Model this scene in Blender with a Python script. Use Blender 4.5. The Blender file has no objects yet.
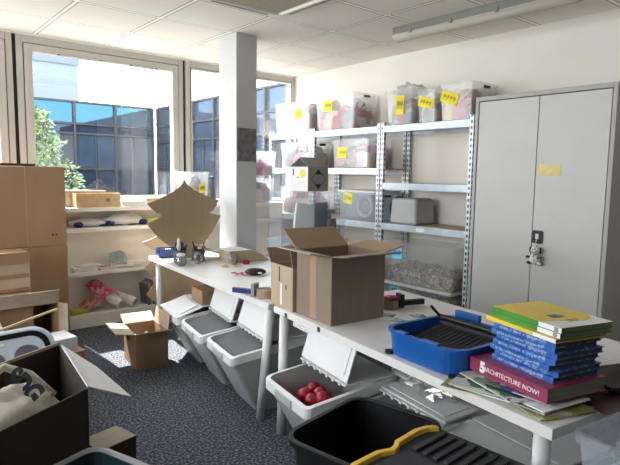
import bpy, math, random
from mathutils import Vector, Matrix, noise as mnoise
random.seed(7)
SC = bpy.context.scene
COL = SC.collection
R = math.radians

# ------------------------------------------------------------------ materials
def newmat(name):
    m = bpy.data.materials.new(name); m.use_nodes = True
    nt = m.node_tree
    for n in list(nt.nodes):
        nt.nodes.remove(n)
    out = nt.nodes.new('ShaderNodeOutputMaterial')
    return m, nt, out

def N(nt, t, **kw):
    n = nt.nodes.new(t)
    for k, v in kw.items():
        setattr(n, k, v)
    return n

def rgba(c): return (c[0], c[1], c[2], 1)

def mat(name, col, rough=.6, metal=0, scale=0, amt=.12, bump=0, bscale=60, stretch=(1, 1, 1), spec=.4, trans=0):
    m, nt, out = newmat(name)
    b = N(nt, 'ShaderNodeBsdfPrincipled')
    b.inputs['Roughness'].default_value = rough
    b.inputs['Metallic'].default_value = metal
    b.inputs['Specular IOR Level'].default_value = spec
    b.inputs['Base Color'].default_value = rgba(col)
    tc = N(nt, 'ShaderNodeTexCoord'); mp = N(nt, 'ShaderNodeMapping')
    mp.inputs['Scale'].default_value = stretch
    nt.links.new(tc.outputs['Object'], mp.inputs['Vector'])
    if scale:
        t = N(nt, 'ShaderNodeTexNoise'); t.inputs['Scale'].default_value = scale; t.inputs['Detail'].default_value = 4
        nt.links.new(mp.outputs[0], t.inputs['Vector'])
        r = N(nt, 'ShaderNodeValToRGB')
        r.color_ramp.elements[0].position = .3; r.color_ramp.elements[1].position = .7
        r.color_ramp.elements[0].color = rgba([c * (1 - amt) for c in col])
        r.color_ramp.elements[1].color = rgba([min(1, c * (1 + amt)) for c in col])
        nt.links.new(t.outputs['Fac'], r.inputs['Fac'])
        nt.links.new(r.outputs['Color'], b.inputs['Base Color'])
    if bump:
        t2 = N(nt, 'ShaderNodeTexNoise'); t2.inputs['Scale'].default_value = bscale
        nt.links.new(mp.outputs[0], t2.inputs['Vector'])
        bp = N(nt, 'ShaderNodeBump'); bp.inputs['Strength'].default_value = bump; bp.inputs['Distance'].default_value = .01
        nt.links.new(t2.outputs['Fac'], bp.inputs['Height']); nt.links.new(bp.outputs[0], b.inputs['Normal'])
    if trans:
        tr = N(nt, 'ShaderNodeBsdfTranslucent'); tr.inputs['Color'].default_value = rgba(col)
        mx = N(nt, 'ShaderNodeMixShader'); mx.inputs[0].default_value = trans
        nt.links.new(b.outputs[0], mx.inputs[1]); nt.links.new(tr.outputs[0], mx.inputs[2])
        nt.links.new(mx.outputs[0], out.inputs[0])
    else:
        nt.links.new(b.outputs[0], out.inputs[0])
    return m

def clear(name, col=(1, 1, 1), haze=.3, gloss=.06, rough=.15, trans=None):
    """see-through plastic or glass: transparent, some white haze, some gloss"""
    m, nt, out = newmat(name)
    t = N(nt, 'ShaderNodeBsdfTransparent'); t.inputs[0].default_value = rgba(trans or col)
    d = N(nt, 'ShaderNodeBsdfDiffuse'); d.inputs[0].default_value = rgba(col)
    tl = N(nt, 'ShaderNodeBsdfTranslucent'); tl.inputs[0].default_value = rgba(col)
    m1 = N(nt, 'ShaderNodeMixShader'); m1.inputs[0].default_value = .4
    nt.links.new(d.outputs[0], m1.inputs[1]); nt.links.new(tl.outputs[0], m1.inputs[2])
    m2 = N(nt, 'ShaderNodeMixShader'); m2.inputs[0].default_value = haze
    nt.links.new(t.outputs[0], m2.inputs[1]); nt.links.new(m1.outputs[0], m2.inputs[2])
    g = N(nt, 'ShaderNodeBsdfGlossy'); g.inputs['Roughness'].default_value = rough
    m3 = N(nt, 'ShaderNodeMixShader'); m3.inputs[0].default_value = gloss
    nt.links.new(m2.outputs[0], m3.inputs[1]); nt.links.new(g.outputs[0], m3.inputs[2])
    nt.links.new(m3.outputs[0], out.inputs[0])
    return m

def multi(name, cols, scale=12, rough=.7, spread=1.0):
    """patches of several colours (voronoi cells)"""
    m, nt, out = newmat(name)
    b = N(nt, 'ShaderNodeBsdfPrincipled'); b.inputs['Roughness'].default_value = rough
    tc = N(nt, 'ShaderNodeTexCoord')
    v = N(nt, 'ShaderNodeTexVoronoi'); v.inputs['Scale'].default_value = scale
    nz = N(nt, 'ShaderNodeTexNoise'); nz.inputs['Scale'].default_value = scale * .8
    mixv = N(nt, 'ShaderNodeMixRGB'); mixv.inputs[0].default_value = .18
    nt.links.new(tc.outputs['Object'], nz.inputs['Vector'])
    nt.links.new(tc.outputs['Object'], mixv.inputs[1]); nt.links.new(nz.outputs['Color'], mixv.inputs[2])
    nt.links.new(mixv.outputs[0], v.inputs['Vector'])
    sp = N(nt, 'ShaderNodeSeparateColor'); nt.links.new(v.outputs['Color'], sp.inputs[0])
    r = N(nt, 'ShaderNodeValToRGB'); r.color_ramp.interpolation = 'CONSTANT'
    n = len(cols)
    while len(r.color_ramp.elements) < n:
        r.color_ramp.elements.new(.5)
    for i, c in enumerate(cols):
        r.color_ramp.elements[i].position = i / n
        r.color_ramp.elements[i].color = rgba(c)
    nt.links.new(sp.outputs[0], r.inputs['Fac']); nt.links.new(r.outputs[0], b.inputs['Base Color'])
    nt.links.new(b.outputs[0], out.inputs[0])
    return m

def facade_glass(name, body, tint):
    m, nt, out = newmat(name)
    d = N(nt, 'ShaderNodeBsdfDiffuse'); g = N(nt, 'ShaderNodeBsdfGlossy'); a = N(nt, 'ShaderNodeAddShader')
    t = N(nt, 'ShaderNodeTexNoise'); t.inputs['Scale'].default_value = .9; tc = N(nt, 'ShaderNodeTexCoord')
    nt.links.new(tc.outputs['Object'], t.inputs['Vector'])
    r = N(nt, 'ShaderNodeValToRGB'); r.color_ramp.elements[0].position = .35; r.color_ramp.elements[1].position = .65
    r.color_ramp.elements[0].color = rgba([c*.75 for c in body]); r.color_ramp.elements[1].color = rgba([c*1.25 for c in body])
    nt.links.new(t.outputs['Fac'], r.inputs['Fac']); nt.links.new(r.outputs[0], d.inputs[0])
    g.inputs[0].default_value = rgba(tint); g.inputs['Roughness'].default_value = .01
    nt.links.new(d.outputs[0], a.inputs[0]); nt.links.new(g.outputs[0], a.inputs[1]); nt.links.new(a.outputs[0], out.inputs[0])
    return m
M = {}
M['wall'] = mat('painted wall', (.80, .775, .72), .9, scale=1.5, amt=.03, bump=.05, bscale=200)
M['white_wall'] = mat('white paint', (.80, .79, .77), .85, scale=2, amt=.03)
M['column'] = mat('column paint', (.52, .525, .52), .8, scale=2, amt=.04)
M['steel_grey'] = mat('grey cabinet enamel', (.56, .56, .54), .45, scale=3, amt=.03)
M['steel_edge'] = mat('grey cabinet frame enamel', (.42, .415, .40), .5, scale=3, amt=.03)
M['frame'] = mat('window frame grey beige', (.50, .475, .44), .5, scale=4, amt=.05)
M['frame_dark'] = mat('dark rubber seal', (.03, .03, .03), .7, scale=20, amt=.2)
M['table_white'] = mat('white laminate table', (.76, .745, .725), .38, scale=3, amt=.025)
M['table_edge'] = mat('white table edge', (.70, .685, .66), .5, scale=8, amt=.04)
M['leg'] = mat('white lacquered leg', (.70, .70, .69), .4, scale=6, amt=.03)
M['shelf_cream'] = mat('cream shelf laminate', (.88, .87, .84), .6, scale=4, amt=.03)
M['galv'] = mat('galvanised steel', (.47, .54, .60), .42, .5, scale=14, amt=.12)
M['board'] = mat('chipboard shelf', (.52, .38, .26), .8, scale=60, amt=.18)
M['card'] = mat('brown cardboard', (.315, .195, .108), .85, scale=5, amt=.08, bump=.08, bscale=120, stretch=(1, 1, .3))
M['card_grey'] = mat('greyish cardboard', (.235, .178, .127), .85, scale=30, amt=.06, stretch=(1, 1, .08))
M['card_tree'] = mat('tan cardboard', (.31, .235, .14), .85, scale=30, amt=.05, stretch=(1, 1, .08))
M['card_house'] = mat('grey board', (.30, .29, .275), .8, scale=20, amt=.05)
M['card_light'] = mat('light cardboard', (.42, .33, .235), .85, scale=30, amt=.06, stretch=(1, 1, .08))
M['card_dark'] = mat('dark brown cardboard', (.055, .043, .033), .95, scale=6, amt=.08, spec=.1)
M['card_in'] = mat('inside of cardboard', (.36, .25, .155), .9, scale=6, amt=.08)
M['card_sunlit'] = mat('cardboard painted as sunlit', (.54, .39, .25), .7, scale=8, amt=.08)  # sunlight on the tree's lower tiers, put into the board colour
M['flap_white'] = mat('white lined flap', (.62, .60, .585), .8, scale=60, amt=.06, stretch=(1, 8, 1))
M['tape'] = mat('brown packing tape', (.36, .26, .18), .3, scale=8, amt=.08)
M['shiny_tape'] = mat('shiny brown tape', (.45, .36, .27), .22, scale=6, amt=.15, bump=.3, bscale=25)
M['bin'] = mat('grey white bin plastic', (.42, .425, .42), .42, scale=5, amt=.02)
M['bin_lid'] = mat('white bin lid plastic', (.70, .70, .695), .42, scale=5, amt=.02)
M['felt'] = mat('dark grey sheet', (.11, .117, .117), .7, scale=60, amt=.1)
M['red'] = mat('red plastic', (.30, .008, .022), .4, scale=12, amt=.2)
M['black'] = mat('black plastic', (.012, .012, .013), .45, scale=10, amt=.2)
M['black_crate'] = mat('dull black plastic', (.008, .008, .009), .7, scale=10, amt=.2, spec=.12)
M['black_matte'] = mat('matte black plastic', (.018, .018, .02), .65, scale=20, amt=.2)
M['charcoal'] = mat('charcoal ribbed lid', (.028, .029, .033), .55, scale=20, amt=.15)
M['yellow'] = mat('yellow plastic edge', (.80, .50, .06), .45, scale=8, amt=.06)
M['blue'] = mat('blue plastic tray', (.009, .095, .36), .35, scale=6, amt=.06)
M['navy'] = mat('navy plastic', (.015, .035, .16), .4, scale=12, amt=.1)
M['teal'] = mat('dark teal plastic', (.012, .035, .05), .5, scale=8, amt=.15)
M['greyrim'] = mat('grey plastic rim', (.30, .30, .30), .5, scale=8, amt=.05)
M['bluegrey'] = mat('pale blue grey plastic', (.52, .58, .68), .35, scale=8, amt=.04)
M['smoke'] = mat('smoked grey window', (.12, .12, .14), .5, scale=14, amt=.12, spec=.2)
M['note'] = mat('yellow sticky note', (.86, .74, .05), .8, scale=20, amt=.04)
M['note_cyan'] = mat('cyan sticky note', (.18, .62, .80), .8, scale=20, amt=.04)
M['note_pale'] = mat('pale yellow paper slip', (.74, .64, .30), .8, scale=25, amt=.06)
M['ink'] = mat('dark ink', (.03, .03, .035), .7, scale=30, amt=.1)
M['ink_olive'] = mat('olive pen ink', (.36, .30, .03), .8, scale=30, amt=.1)
M['white'] = mat('white paper', (.80, .80, .79), .8, scale=15, amt=.03)
M['greyprint'] = mat('dark mottled print', (.16, .15, .155), .6, scale=18, amt=.45)
M['lamp_base'] = mat('grey lamp housing', (.20, .20, .185), .5, scale=8, amt=.05)
M['lamp_cover'] = clear('lamp diffuser', (.9, .86, .76), .55, .1, .2)
M['ac_white'] = mat('air unit white frame', (.74, .70, .63), .5, scale=5, amt=.02)
M['ac_grille'] = mat('air unit grille', (.36, .31, .24), .6, scale=30, amt=.08)
M['glass'] = clear('window glass', (1, 1, 1), 0.0, .10, .0, (.97, .985, 1))
M['box_clear'] = clear('frosted clear plastic', (.9, .91, .91), .16, .04, .2, (.97, .975, .975))
M['box_blue'] = clear('bluish clear plastic', (.80, .87, .94), .16, .05, .2, (.94, .965, .99))
M['box_thin'] = clear('thin clear plastic', (.88, .91, .95), .06, .04, .15, (.975, .98, .99))
M['film'] = clear('clear plastic film', (.92, .92, .9), .28, .16, .12)
M['jar_glass'] = clear('jar glass', (.8, .82, .82), .22, .14, .05)
M['canvas'] = mat('natural canvas', (.50, .46, .38), .9, scale=40, amt=.06, bump=.6, bscale=14)
M['bag_white'] = mat('white plastic bag', (.72, .71, .69), .5, scale=8, amt=.05, bump=.2, bscale=30)
M['mag_spine'] = mat('magenta cover', (.27, .035, .095), .4, scale=40, amt=.25)
M['blue_cover'] = multi('blue printed cover', [(.02, .10, .40), (.015, .075, .32), (.06, .17, .48), (.02, .11, .42), (.018, .085, .36), (.015, .08, .34), (.03, .12, .42), (.24, .36, .60)], 34, .4)
M['yellow_cover'] = mat('yellow book cover', (.74, .55, .07), .45, scale=6, amt=.08)
M['green_cover'] = mat('green book cover', (.06, .26, .03), .45, scale=10, amt=.12)
M['pages'] = mat('grey page edges', (.22, .205, .18), .8, scale=80, amt=.25, stretch=(.05, .05, 1))
M['pages_dark'] = mat('dark page edges', (.07, .068, .066), .8, scale=80, amt=.25, stretch=(.05, .05, 1))
M['spotted'] = multi('black and white spots', [(.75, .75, .73), (.7, .7, .7), (.02, .02, .02), (.8, .8, .78)], 55, .7)
M['foliage'] = multi('sunny leaves', [(.035, .070, .010), (.06, .10, .016), (.02, .045, .008), (.10, .13, .03)], 9, .7)
M['bark'] = mat('bark', (.12, .09, .06), .9, scale=20, amt=.2)
M['paving'] = mat('pale paving', (.22, .215, .20), .9, scale=3, amt=.08)
M['fac_frame'] = mat('dark facade frame', (.006, .008, .012), .6, scale=4, amt=.1)
M['fac_cyan'] = facade_glass('cyan facade glass', (0.014, 0.024, 0.032), (0.016, 0.05, 0.072))
M['fac_blue'] = facade_glass('blue grey facade glass', (0.016, 0.024, 0.036), (0.022, 0.036, 0.052))
M['fac_dark'] = facade_glass('dark facade glass', (0.008, 0.012, 0.02), (0.016, 0.024, 0.036))
M['fac_pale'] = facade_glass('pale facade glass', (0.032, 0.036, 0.04), (0.026, 0.036, 0.044))
M['tower'] = mat('pale blue ribbed cladding', (.075, .098, .122), .6, scale=3, amt=.06, stretch=(4, 4, .02))
M['tower_edge'] = mat('blue grey parapet', (.05, .068, .09), .6, scale=3, amt=.06)
M['pink_paper'] = multi('pink floral paper', [(.62, .05, .16), (.7, .16, .26), (.74, .40, .42), (.55, .03, .12)], 30, .6)
M['brown_paper'] = multi('brown red floral paper', [(.40, .10, .12), (.55, .36, .26), (.62, .22, .24), (.35, .16, .1)], 34, .6)
M['wood'] = mat('thin wood stick', (.62, .45, .26), .7, scale=20, amt=.1)
M['lime'] = mat('lime green wrap', (.42, .52, .05), .6, scale=10, amt=.1)
M['floral_bits'] = multi('small metal and glass bits', [(.75, .73, .68), (.45, .27, .10), (.2, .2, .22), (.5, .42, .34), (.08, .1, .14), (.8, .8, .8), (.40, .20, .06)], 38, .4)
M['scraps_pink'] = multi('pink and red fabric scraps', [(.6, .12, .2), (.7, .45, .4), (.5, .05, .12), (.7, .62, .56), (.25, .3, .45), (.6, .25, .4)], 9, .8)
M['scraps_grey'] = multi('grey and white scraps', [(.28, .33, .36), (.5, .5, .47), (.18, .22, .27), (.5, .3, .27), (.62, .58, .5)], 9, .8)
M['scraps_purple'] = multi('purple and green scraps', [(.45, .12, .45), (.62, .3, .5), (.25, .18, .16), (.65, .58, .5), (.10, .2, .04), (.55, .3, .2)], 8, .8)
M['scraps_dark'] = multi('dark red fabric', [(.06, .01, .025), (.16, .015, .05), (.42, .03, .10), (.08, .015, .05), (.5, .38, .04)], 9, .8)
M['scraps_red'] = multi('red brown fabric scraps', [(.30, .05, .06), (.14, .06, .06), (.45, .08, .12), (.2, .24, .28), (.36, .38, .4), (.6, .45, .4)], 9, .8)
M['scraps_pale'] = multi('pale scraps', [(.6, .5, .5), (.4, .4, .46), (.6, .28, .32), (.66, .66, .62), (.3, .46, .55), (.25, .22, .22)], 9, .8)
M['spine_ink'] = mat('pale blue spine print', (.30, .42, .62), .5, scale=60, amt=.3)
M['print_blue'] = multi('printed blue picture', [(.08, .2, .34), (.12, .3, .42), (.35, .45, .5), (.05, .1, .16)], 24, .5)

def carpet():
    m, nt, out = newmat('speckled carpet')
    b = N(nt, 'ShaderNodeBsdfPrincipled'); b.inputs['Roughness'].default_value = 1; b.inputs['Specular IOR Level'].default_value = .1
    tc = N(nt, 'ShaderNodeTexCoord')
    t = N(nt, 'ShaderNodeTexNoise'); t.inputs['Scale'].default_value = 70; t.inputs['Detail'].default_value = 2
    nt.links.new(tc.outputs['Object'], t.inputs['Vector'])
    r = N(nt, 'ShaderNodeValToRGB')
    e = r.color_ramp.elements
    e[0].position = .38; e[0].color = (.045, .05, .062, 1)
    e[1].position = .70; e[1].color = (.30, .315, .35, 1)
    k = e.new(.54); k.color = (.105, .115, .135, 1)
    nt.links.new(t.outputs['Fac'], r.inputs['Fac']); nt.links.new(r.outputs[0], b.inputs['Base Color'])
    bp = N(nt, 'ShaderNodeBump'); bp.inputs['Strength'].default_value = .5; bp.inputs['Distance'].default_value = .01
    nt.links.new(t.outputs['Fac'], bp.inputs['Height']); nt.links.new(bp.outputs[0], b.inputs['Normal'])
    nt.links.new(b.outputs[0], out.inputs[0])
    return m
M['carpet'] = carpet()

def math_node(nt, op, a, b=None, c=None):
    n = N(nt, 'ShaderNodeMath', operation=op)
    for i, v in enumerate((a, b, c)):
        if v is None: continue
        if isinstance(v, (int, float)): n.inputs[i].default_value = v
        else: nt.links.new(v, n.inputs[i])
    return n.outputs[0]

def ceiling_mat():
    m, nt, out = newmat('ceiling tiles')
    b = N(nt, 'ShaderNodeBsdfPrincipled'); b.inputs['Roughness'].default_value = .95; b.inputs['Specular IOR Level'].default_value = .2
    tc = N(nt, 'ShaderNodeTexCoord'); sp = N(nt, 'ShaderNodeSeparateXYZ')
    nt.links.new(tc.outputs['Object'], sp.inputs[0])
    def line(o, off):
        s = math_node(nt, 'SUBTRACT', o, off); s = math_node(nt, 'DIVIDE', s, .667); f = math_node(nt, 'FRACT', s)
        f = math_node(nt, 'SUBTRACT', f, .5); f = math_node(nt, 'ABSOLUTE', f)
        return f
    fx = line(sp.outputs[0], 1.34); fy = line(sp.outputs[1], 3.74)
    mx = math_node(nt, 'MAXIMUM', fx, fy)
    bar = math_node(nt, 'GREATER_THAN', mx, .479)
    gap = math_node(nt, 'GREATER_THAN', mx, .4655)
    t = N(nt, 'ShaderNodeTexNoise'); t.inputs['Scale'].default_value = 90
    nt.links.new(tc.outputs['Object'], t.inputs['Vector'])
    r = N(nt, 'ShaderNodeValToRGB'); r.color_ramp.elements[0].color = (.78, .74, .68, 1); r.color_ramp.elements[1].color = (.87, .83, .765, 1)
    nt.links.new(t.outputs['Fac'], r.inputs['Fac'])
    m1 = N(nt, 'ShaderNodeMixRGB'); m1.inputs[2].default_value = (.36, .33, .285, 1)
    nt.links.new(gap, m1.inputs[0]); nt.links.new(r.outputs[0], m1.inputs[1])
    m2 = N(nt, 'ShaderNodeMixRGB'); m2.inputs[2].default_value = (.95, .92, .86, 1)
    nt.links.new(bar, m2.inputs[0]); nt.links.new(m1.outputs[0], m2.inputs[1])
    nt.links.new(m2.outputs[0], b.inputs['Base Color'])
    nt.links.new(b.outputs[0], out.inputs[0])
    return m
M['ceiling'] = ceiling_mat()

def post_mat():
    """galvanised post with two rows of dark slots"""
    m, nt, out = newmat('slotted steel post')
    b = N(nt, 'ShaderNodeBsdfPrincipled'); b.inputs['Roughness'].default_value = .4; b.inputs['Metallic'].default_value = .4
    tc = N(nt, 'ShaderNodeTexCoord'); sp = N(nt, 'ShaderNodeSeparateXYZ'); nt.links.new(tc.outputs['Object'], sp.inputs[0])
    z = math_node(nt, 'FRACT', math_node(nt, 'DIVIDE', sp.outputs[2], .052))
    zz = math_node(nt, 'ABSOLUTE', math_node(nt, 'SUBTRACT', z, .5))
    hole = math_node(nt, 'LESS_THAN', zz, .26)
    y = math_node(nt, 'ABSOLUTE', sp.outputs[1]); hy = math_node(nt, 'LESS_THAN', y, .009)
    x = math_node(nt, 'ABSOLUTE', sp.outputs[0]); hx = math_node(nt, 'LESS_THAN', x, .009)
    h = math_node(nt, 'MULTIPLY', hole, math_node(nt, 'MAXIMUM', hy, hx))
    mx = N(nt, 'ShaderNodeMixRGB'); mx.inputs[1].default_value = (.60, .645, .68, 1); mx.inputs[2].default_value = (.05, .05, .055, 1)
    nt.links.new(h, mx.inputs[0]); nt.links.new(mx.outputs[0], b.inputs['Base Color']); nt.links.new(b.outputs[0], out.inputs[0])
    return m
M['post'] = post_mat()

# ------------------------------------------------------------------ mesh builder
class MB:
    def __init__(s): s.v = []; s.f = []
    def add(s, vs, fs):
        o = len(s.v); s.v += [tuple(v) for v in vs]; s.f += [tuple(i + o for i in f) for f in fs]; return s
    def box(s, x0, y0, z0, x1, y1, z1, mtx=None):
        vs = [Vector(p) for p in ((x0,y0,z0),(x1,y0,z0),(x1,y1,z0),(x0,y1,z0),(x0,y0,z1),(x1,y0,z1),(x1,y1,z1),(x0,y1,z1))]
        if mtx: vs = [mtx @ v for v in vs]
        return s.add(vs, [(0,3,2,1),(4,5,6,7),(0,1,5,4),(1,2,6,5),(2,3,7,6),(3,0,4,7)])
    def slab(s, p, th):
        """thick quad/polygon: points p, thickness along the normal (centred)"""
        p = [Vector(q) for q in p]
        n = (p[1] - p[0]).cross(p[2] - p[0]).normalized() * (th / 2)
        k = len(p)
        vs = [q - n for q in p] + [q + n for q in p]
        fs = [tuple(reversed(range(k))), tuple(range(k, 2 * k))]
        fs += [(i, (i + 1) % k, k + (i + 1) % k, k + i) for i in range(k)]
        return s.add(vs, fs)
    def loft(s, loops, cap0=True, cap1=True):
        n = len(loops[0]); vs = [v for l in loops for v in l]; fs = []
        for a in range(len(loops) - 1):
            for i in range(n):
                j = (i + 1) % n
                fs.append((a*n+i, a*n+j, (a+1)*n+j, (a+1)*n+i))
        if cap0: fs.append(tuple(reversed(range(n))))
        if cap1: fs.append(tuple((len(loops)-1)*n + i for i in range(n)))
        return s.add(vs, fs)
    def cyl(s, p0, p1, r0, r1=None, n=14, caps=True):
        r1 = r0 if r1 is None else r1
        p0 = Vector(p0); p1 = Vector(p1); d = (p1 - p0).normalized()
        a = d.orthogonal().normalized(); b = d.cross(a)
        lp = lambda p, r: [p + (a*math.cos(2*math.pi*i/n) + b*math.sin(2*math.pi*i/n))*r for i in range(n)]
        return s.loft([lp(p0, r0), lp(p1, r1)], caps, caps)
    def tube(s, pts, r, n=8):
        pts = [Vector(p) for p in pts]; loops = []
        up = Vector((0, 0, 1))
        for i, p in enumerate(pts):
            d = (pts[min(i+1, len(pts)-1)] - pts[max(i-1, 0)]).normalized()
            a = d.cross(up); a = a.normalized() if a.length > .01 else Vector((1, 0, 0)); b = a.cross(d)
            loops.append([p + (a*math.cos(2*math.pi*k/n) + b*math.sin(2*math.pi*k/n))*r for k in range(n)])
        return s.loft(loops)
    def lathe(s, prof, c=(0, 0, 0), n=24):
        loops = [[(c[0]+r*math.cos(2*math.pi*i/n), c[1]+r*math.sin(2*math.pi*i/n), c[2]+z) for i in range(n)] for r, z in prof]
        return s.loft(loops)
    def blob(s, c, r, nu=14, nv=9, rough=0, freq=6, seed=0):
        c = Vector(c); rings = []
        for j in range(1, nv):
            t = math.pi * j / nv; ring = []
            for i in range(nu):
                p = 2 * math.pi * i / nu
                d = Vector((math.sin(t)*math.cos(p), math.sin(t)*math.sin(p), -math.cos(t)))
                k = 1 + rough * mnoise.noise(d * freq * .35 + Vector((seed*3.1, seed*1.7, seed)))
                ring.append(c + Vector((d.x*r[0]*k, d.y*r[1]*k, d.z*r[2]*k)))
            rings.append(ring)
        o = len(s.v); n = nu
        s.loft(rings, False, False)
        b = len(s.v); s.v += [tuple(c - Vector((0, 0, r[2]))), tuple(c + Vector((0, 0, r[2])))]
        last = o + (nv - 2) * n
        for i in range(n):
            j = (i + 1) % n
            s.f.append((b, o + j, o + i)); s.f.append((b + 1, last + i, last + j))
        return s
    def build(s, name, m, parent=None, loc=(0, 0, 0), rot=(0, 0, 0), bevel=0, smooth=False, seg=2):
        me = bpy.data.meshes.new(name); me.from_pydata(s.v, [], s.f); me.update()
        if smooth:
            me.polygons.foreach_set('use_smooth', [True] * len(me.polygons))
        me.materials.append(m)
        o = bpy.data.objects.new(name, me); COL.objects.link(o)
        o.location = loc; o.rotation_euler = rot
        if parent: o.parent = parent
        if bevel:
            b = o.modifiers.new('edge', 'BEVEL'); b.width = bevel; b.segments = seg; b.limit_method = 'ANGLE'; b.angle_limit = R(35)
        return o

def rrect(w, d, r, z, cx=0, cy=0, n=4):
    pts = []
    for (sx, sy, a0) in ((1, 1, 0), (-1, 1, 90), (-1, -1, 180), (1, -1, 270)):
        for i in range(n + 1):
            a = R(a0 + 90 * i / n)
            pts.append(Vector((cx + sx*(w/2-r) + r*math.cos(a), cy + sy*(d/2-r) + r*math.sin(a), z)))
    return pts

def thing(name, label, cat, loc=(0, 0, 0), rz=0, group=None):
    o = bpy.data.objects.new(name, None); COL.objects.link(o)
    o.empty_display_size = .1
    o.location = loc; o.rotation_euler = (0, 0, R(rz))
    return tag(o, label, cat, group)
def tag(o, label, cat, group=None, kind=None):
    o['label'] = label; o['category'] = cat
    if group: o['group'] = group
    if kind: o['kind'] = kind
    return o
def struct(o):
    o['kind'] = 'structure'; return o
def bx(name, m, parent, a, b, bevel=0):
    return MB().box(*a, *b).build(name, m, parent, bevel=bevel)
def dup(root, loc, rz, label=None):
    r = root.copy(); COL.objects.link(r); r.location = loc; r.rotation_euler = (0, 0, R(rz))
    if label: r['label'] = label
    for ch in root.children:
        c = ch.copy(); COL.objects.link(c); c.parent = r
        for g in ch.children:
            d = g.copy(); COL.objects.link(d); d.parent = c
    return r
def text_mesh(name, body, size, m, parent, mtx, depth=.0008, bold=0, kind='CENTER'):
    cu = bpy.data.curves.new(name, 'FONT'); cu.body = body; cu.size = size; cu.extrude = depth; cu.align_x = kind; cu.align_y = 'CENTER'; cu.offset = bold
    t = bpy.data.objects.new('tmp_text', cu); COL.objects.link(t)
    dg = bpy.context.evaluated_depsgraph_get()
    me = bpy.data.meshes.new_from_object(t.evaluated_get(dg)); COL.objects.unlink(t); bpy.data.objects.remove(t)
    me.name = name; me.materials.clear(); me.materials.append(m)
    o = bpy.data.objects.new(name, me); COL.objects.link(o); o.parent = parent; o.matrix_local = mtx
    return o
def frame_mtx(origin, xdir, ydir):
    x = Vector(xdir).normalized(); y = Vector(ydir).normalized(); z = x.cross(y)
    m = Matrix((x, y, z)).transposed().to_4x4(); m.translation = Vector(origin); return m

# ------------------------------------------------------------------ room
W, D, HC = 4.5, 5.75, 2.815
XL, YB = -2.7, -2.0
o = struct(MB().box(XL-.15, YB-.15, -.2, W+.15, D+.2, 0).build('floor', M['carpet']))
o = struct(MB().box(XL-.15, YB-.15, HC, W+.15, D+.2, HC+.2).build('ceiling', M['ceiling']))
struct(MB().box(W, YB-.15, 0, W+.15, D+.2, HC).build('wall_right', M['wall']))
wl = MB(); wl.box(XL-.15, YB-.15, 0, XL, D+.2, 1.0); wl.box(XL-.15, YB-.15, 2.80, XL, D+.2, HC); wl.box(XL-.15, YB-.15, 1.0, XL, .83, 2.80); wl.box(XL-.15, 4.9, 1.0, XL, D+.2, 2.80)  # opening for the unseen windows added as fill light
struct(wl.build('wall_left', M['wall']))
struct(MB().box(XL, YB-.15, 0, W, YB, HC).build('wall_front', mat('brown grey wall', (.16, .14, .12), .9, scale=2, amt=.04)))
SILL = 1.14
wb = MB()
wb.box(XL, D, 0, W, D+.2, SILL); wb.box(XL, D, 2.80, W, D+.2, HC); wb.box(XL, D, SILL, -2.55, D+.2, 2.80)
struct(wb.build('wall_back', M['white_wall']))
def window(n, x0, x1, sash=.075, handle=False, loc=None, rz=0, sill=1.14):
    w = thing('window_%d' % n, 'grey framed window', 'window', loc or (x0, D, SILL), rz); del w['label']; del w['category']; w['kind'] = 'structure'
    wd = x1 - x0; h = 2.80 - sill
    f = MB(); t = .055
    f.box(0, 0, 0, t, .12, h); f.box(wd-t, 0, 0, wd, .12, h); f.box(t, 0, h-t*1.25, wd-t, .12, h); f.box(t, 0, 0, wd-t, .12, t)
    f.build('window_frame', M['frame'], w, bevel=.004)
    g = MB(); e = t + .008
    g.box(e, -.012, e, e+sash, .07, h-t*1.25-.008); g.box(wd-e-sash, -.012, e, wd-e, .07, h-t*1.25-.008)
    g.box(e+sash, -.012, h-t*1.25-.008-sash, wd-e-sash, .07, h-t*1.25-.008); g.box(e+sash, -.012, e, wd-e-sash, .07, e+sash)
    g.build('sash', M['frame'], w, bevel=.004)
    s = MB(); s.box(t, .072, t, e+.002, .10, h-t*1.25); s.box(wd-e-.002, .072, t, wd-t, .10, h-t*1.25); s.box(t, .072, h-t*1.25-.010, wd-t, .10, h-t*1.25)
    s.build('rubber_seal', M['frame_dark'], w)
    gl = MB().box(e+sash-.01, .03, e+sash-.01, wd-e-sash+.01, .036, h-t*1.25-sash+.002); gl.build('pane', M['glass'], w)
    if handle:
        for (va, vb) in ((.36, .78), (1.08, 1.38)):
            MB().box(va, -.018, h-.150, vb, -.012, h-.138).build('vent_slot', M['frame_dark'], w); MB().box(va+.02, -.022, h-.147, vb-.02, -.018, h-.141).build('vent_flap', M['leg'], w)
        hm = MB().box(wd-e-.055, -.022, .30, wd-e-.02, -.012, .42).box(wd-e-.05, -.05, .38, wd-e-.03, -.022, .40).box(wd-e-.05, -.06, .26, wd-e-.03, -.045, .40)
        hm.build('handle', M['leg'], w, bevel=.004)
    return w
window(1, 1.185, 2.88, .07, True)
window(2, 2.915, 4.49, .012)
window(3, -.62, 1.15, .07)
window(4, -2.53, -.655, .07)  # out of view, added to bring more daylight into the room
for n_ in range(2):
    window(5+n_, 0, 2.0, .07, False, (XL, .85+2.03*n_, 1.0), 90, 1.0)  # unseen windows added on the left to brighten cabinet and right wall
struct(MB().box(1.15, D+.03, SILL, 1.185, D+.1, 2.80).build('trim_1', M['frame_dark']))
struct(MB().box(2.88, D+.03, SILL, 2.915, D+.1, 2.80).build('trim_2', M['frame_dark']))
for n_, x_ in ((4, -.655),):
    struct(MB().box(x_, D+.03, SILL, x_+.035, D+.1, 2.80).build('trim_%d' % n_, M['frame_dark']))  # divider beside the added back-wall window
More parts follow.
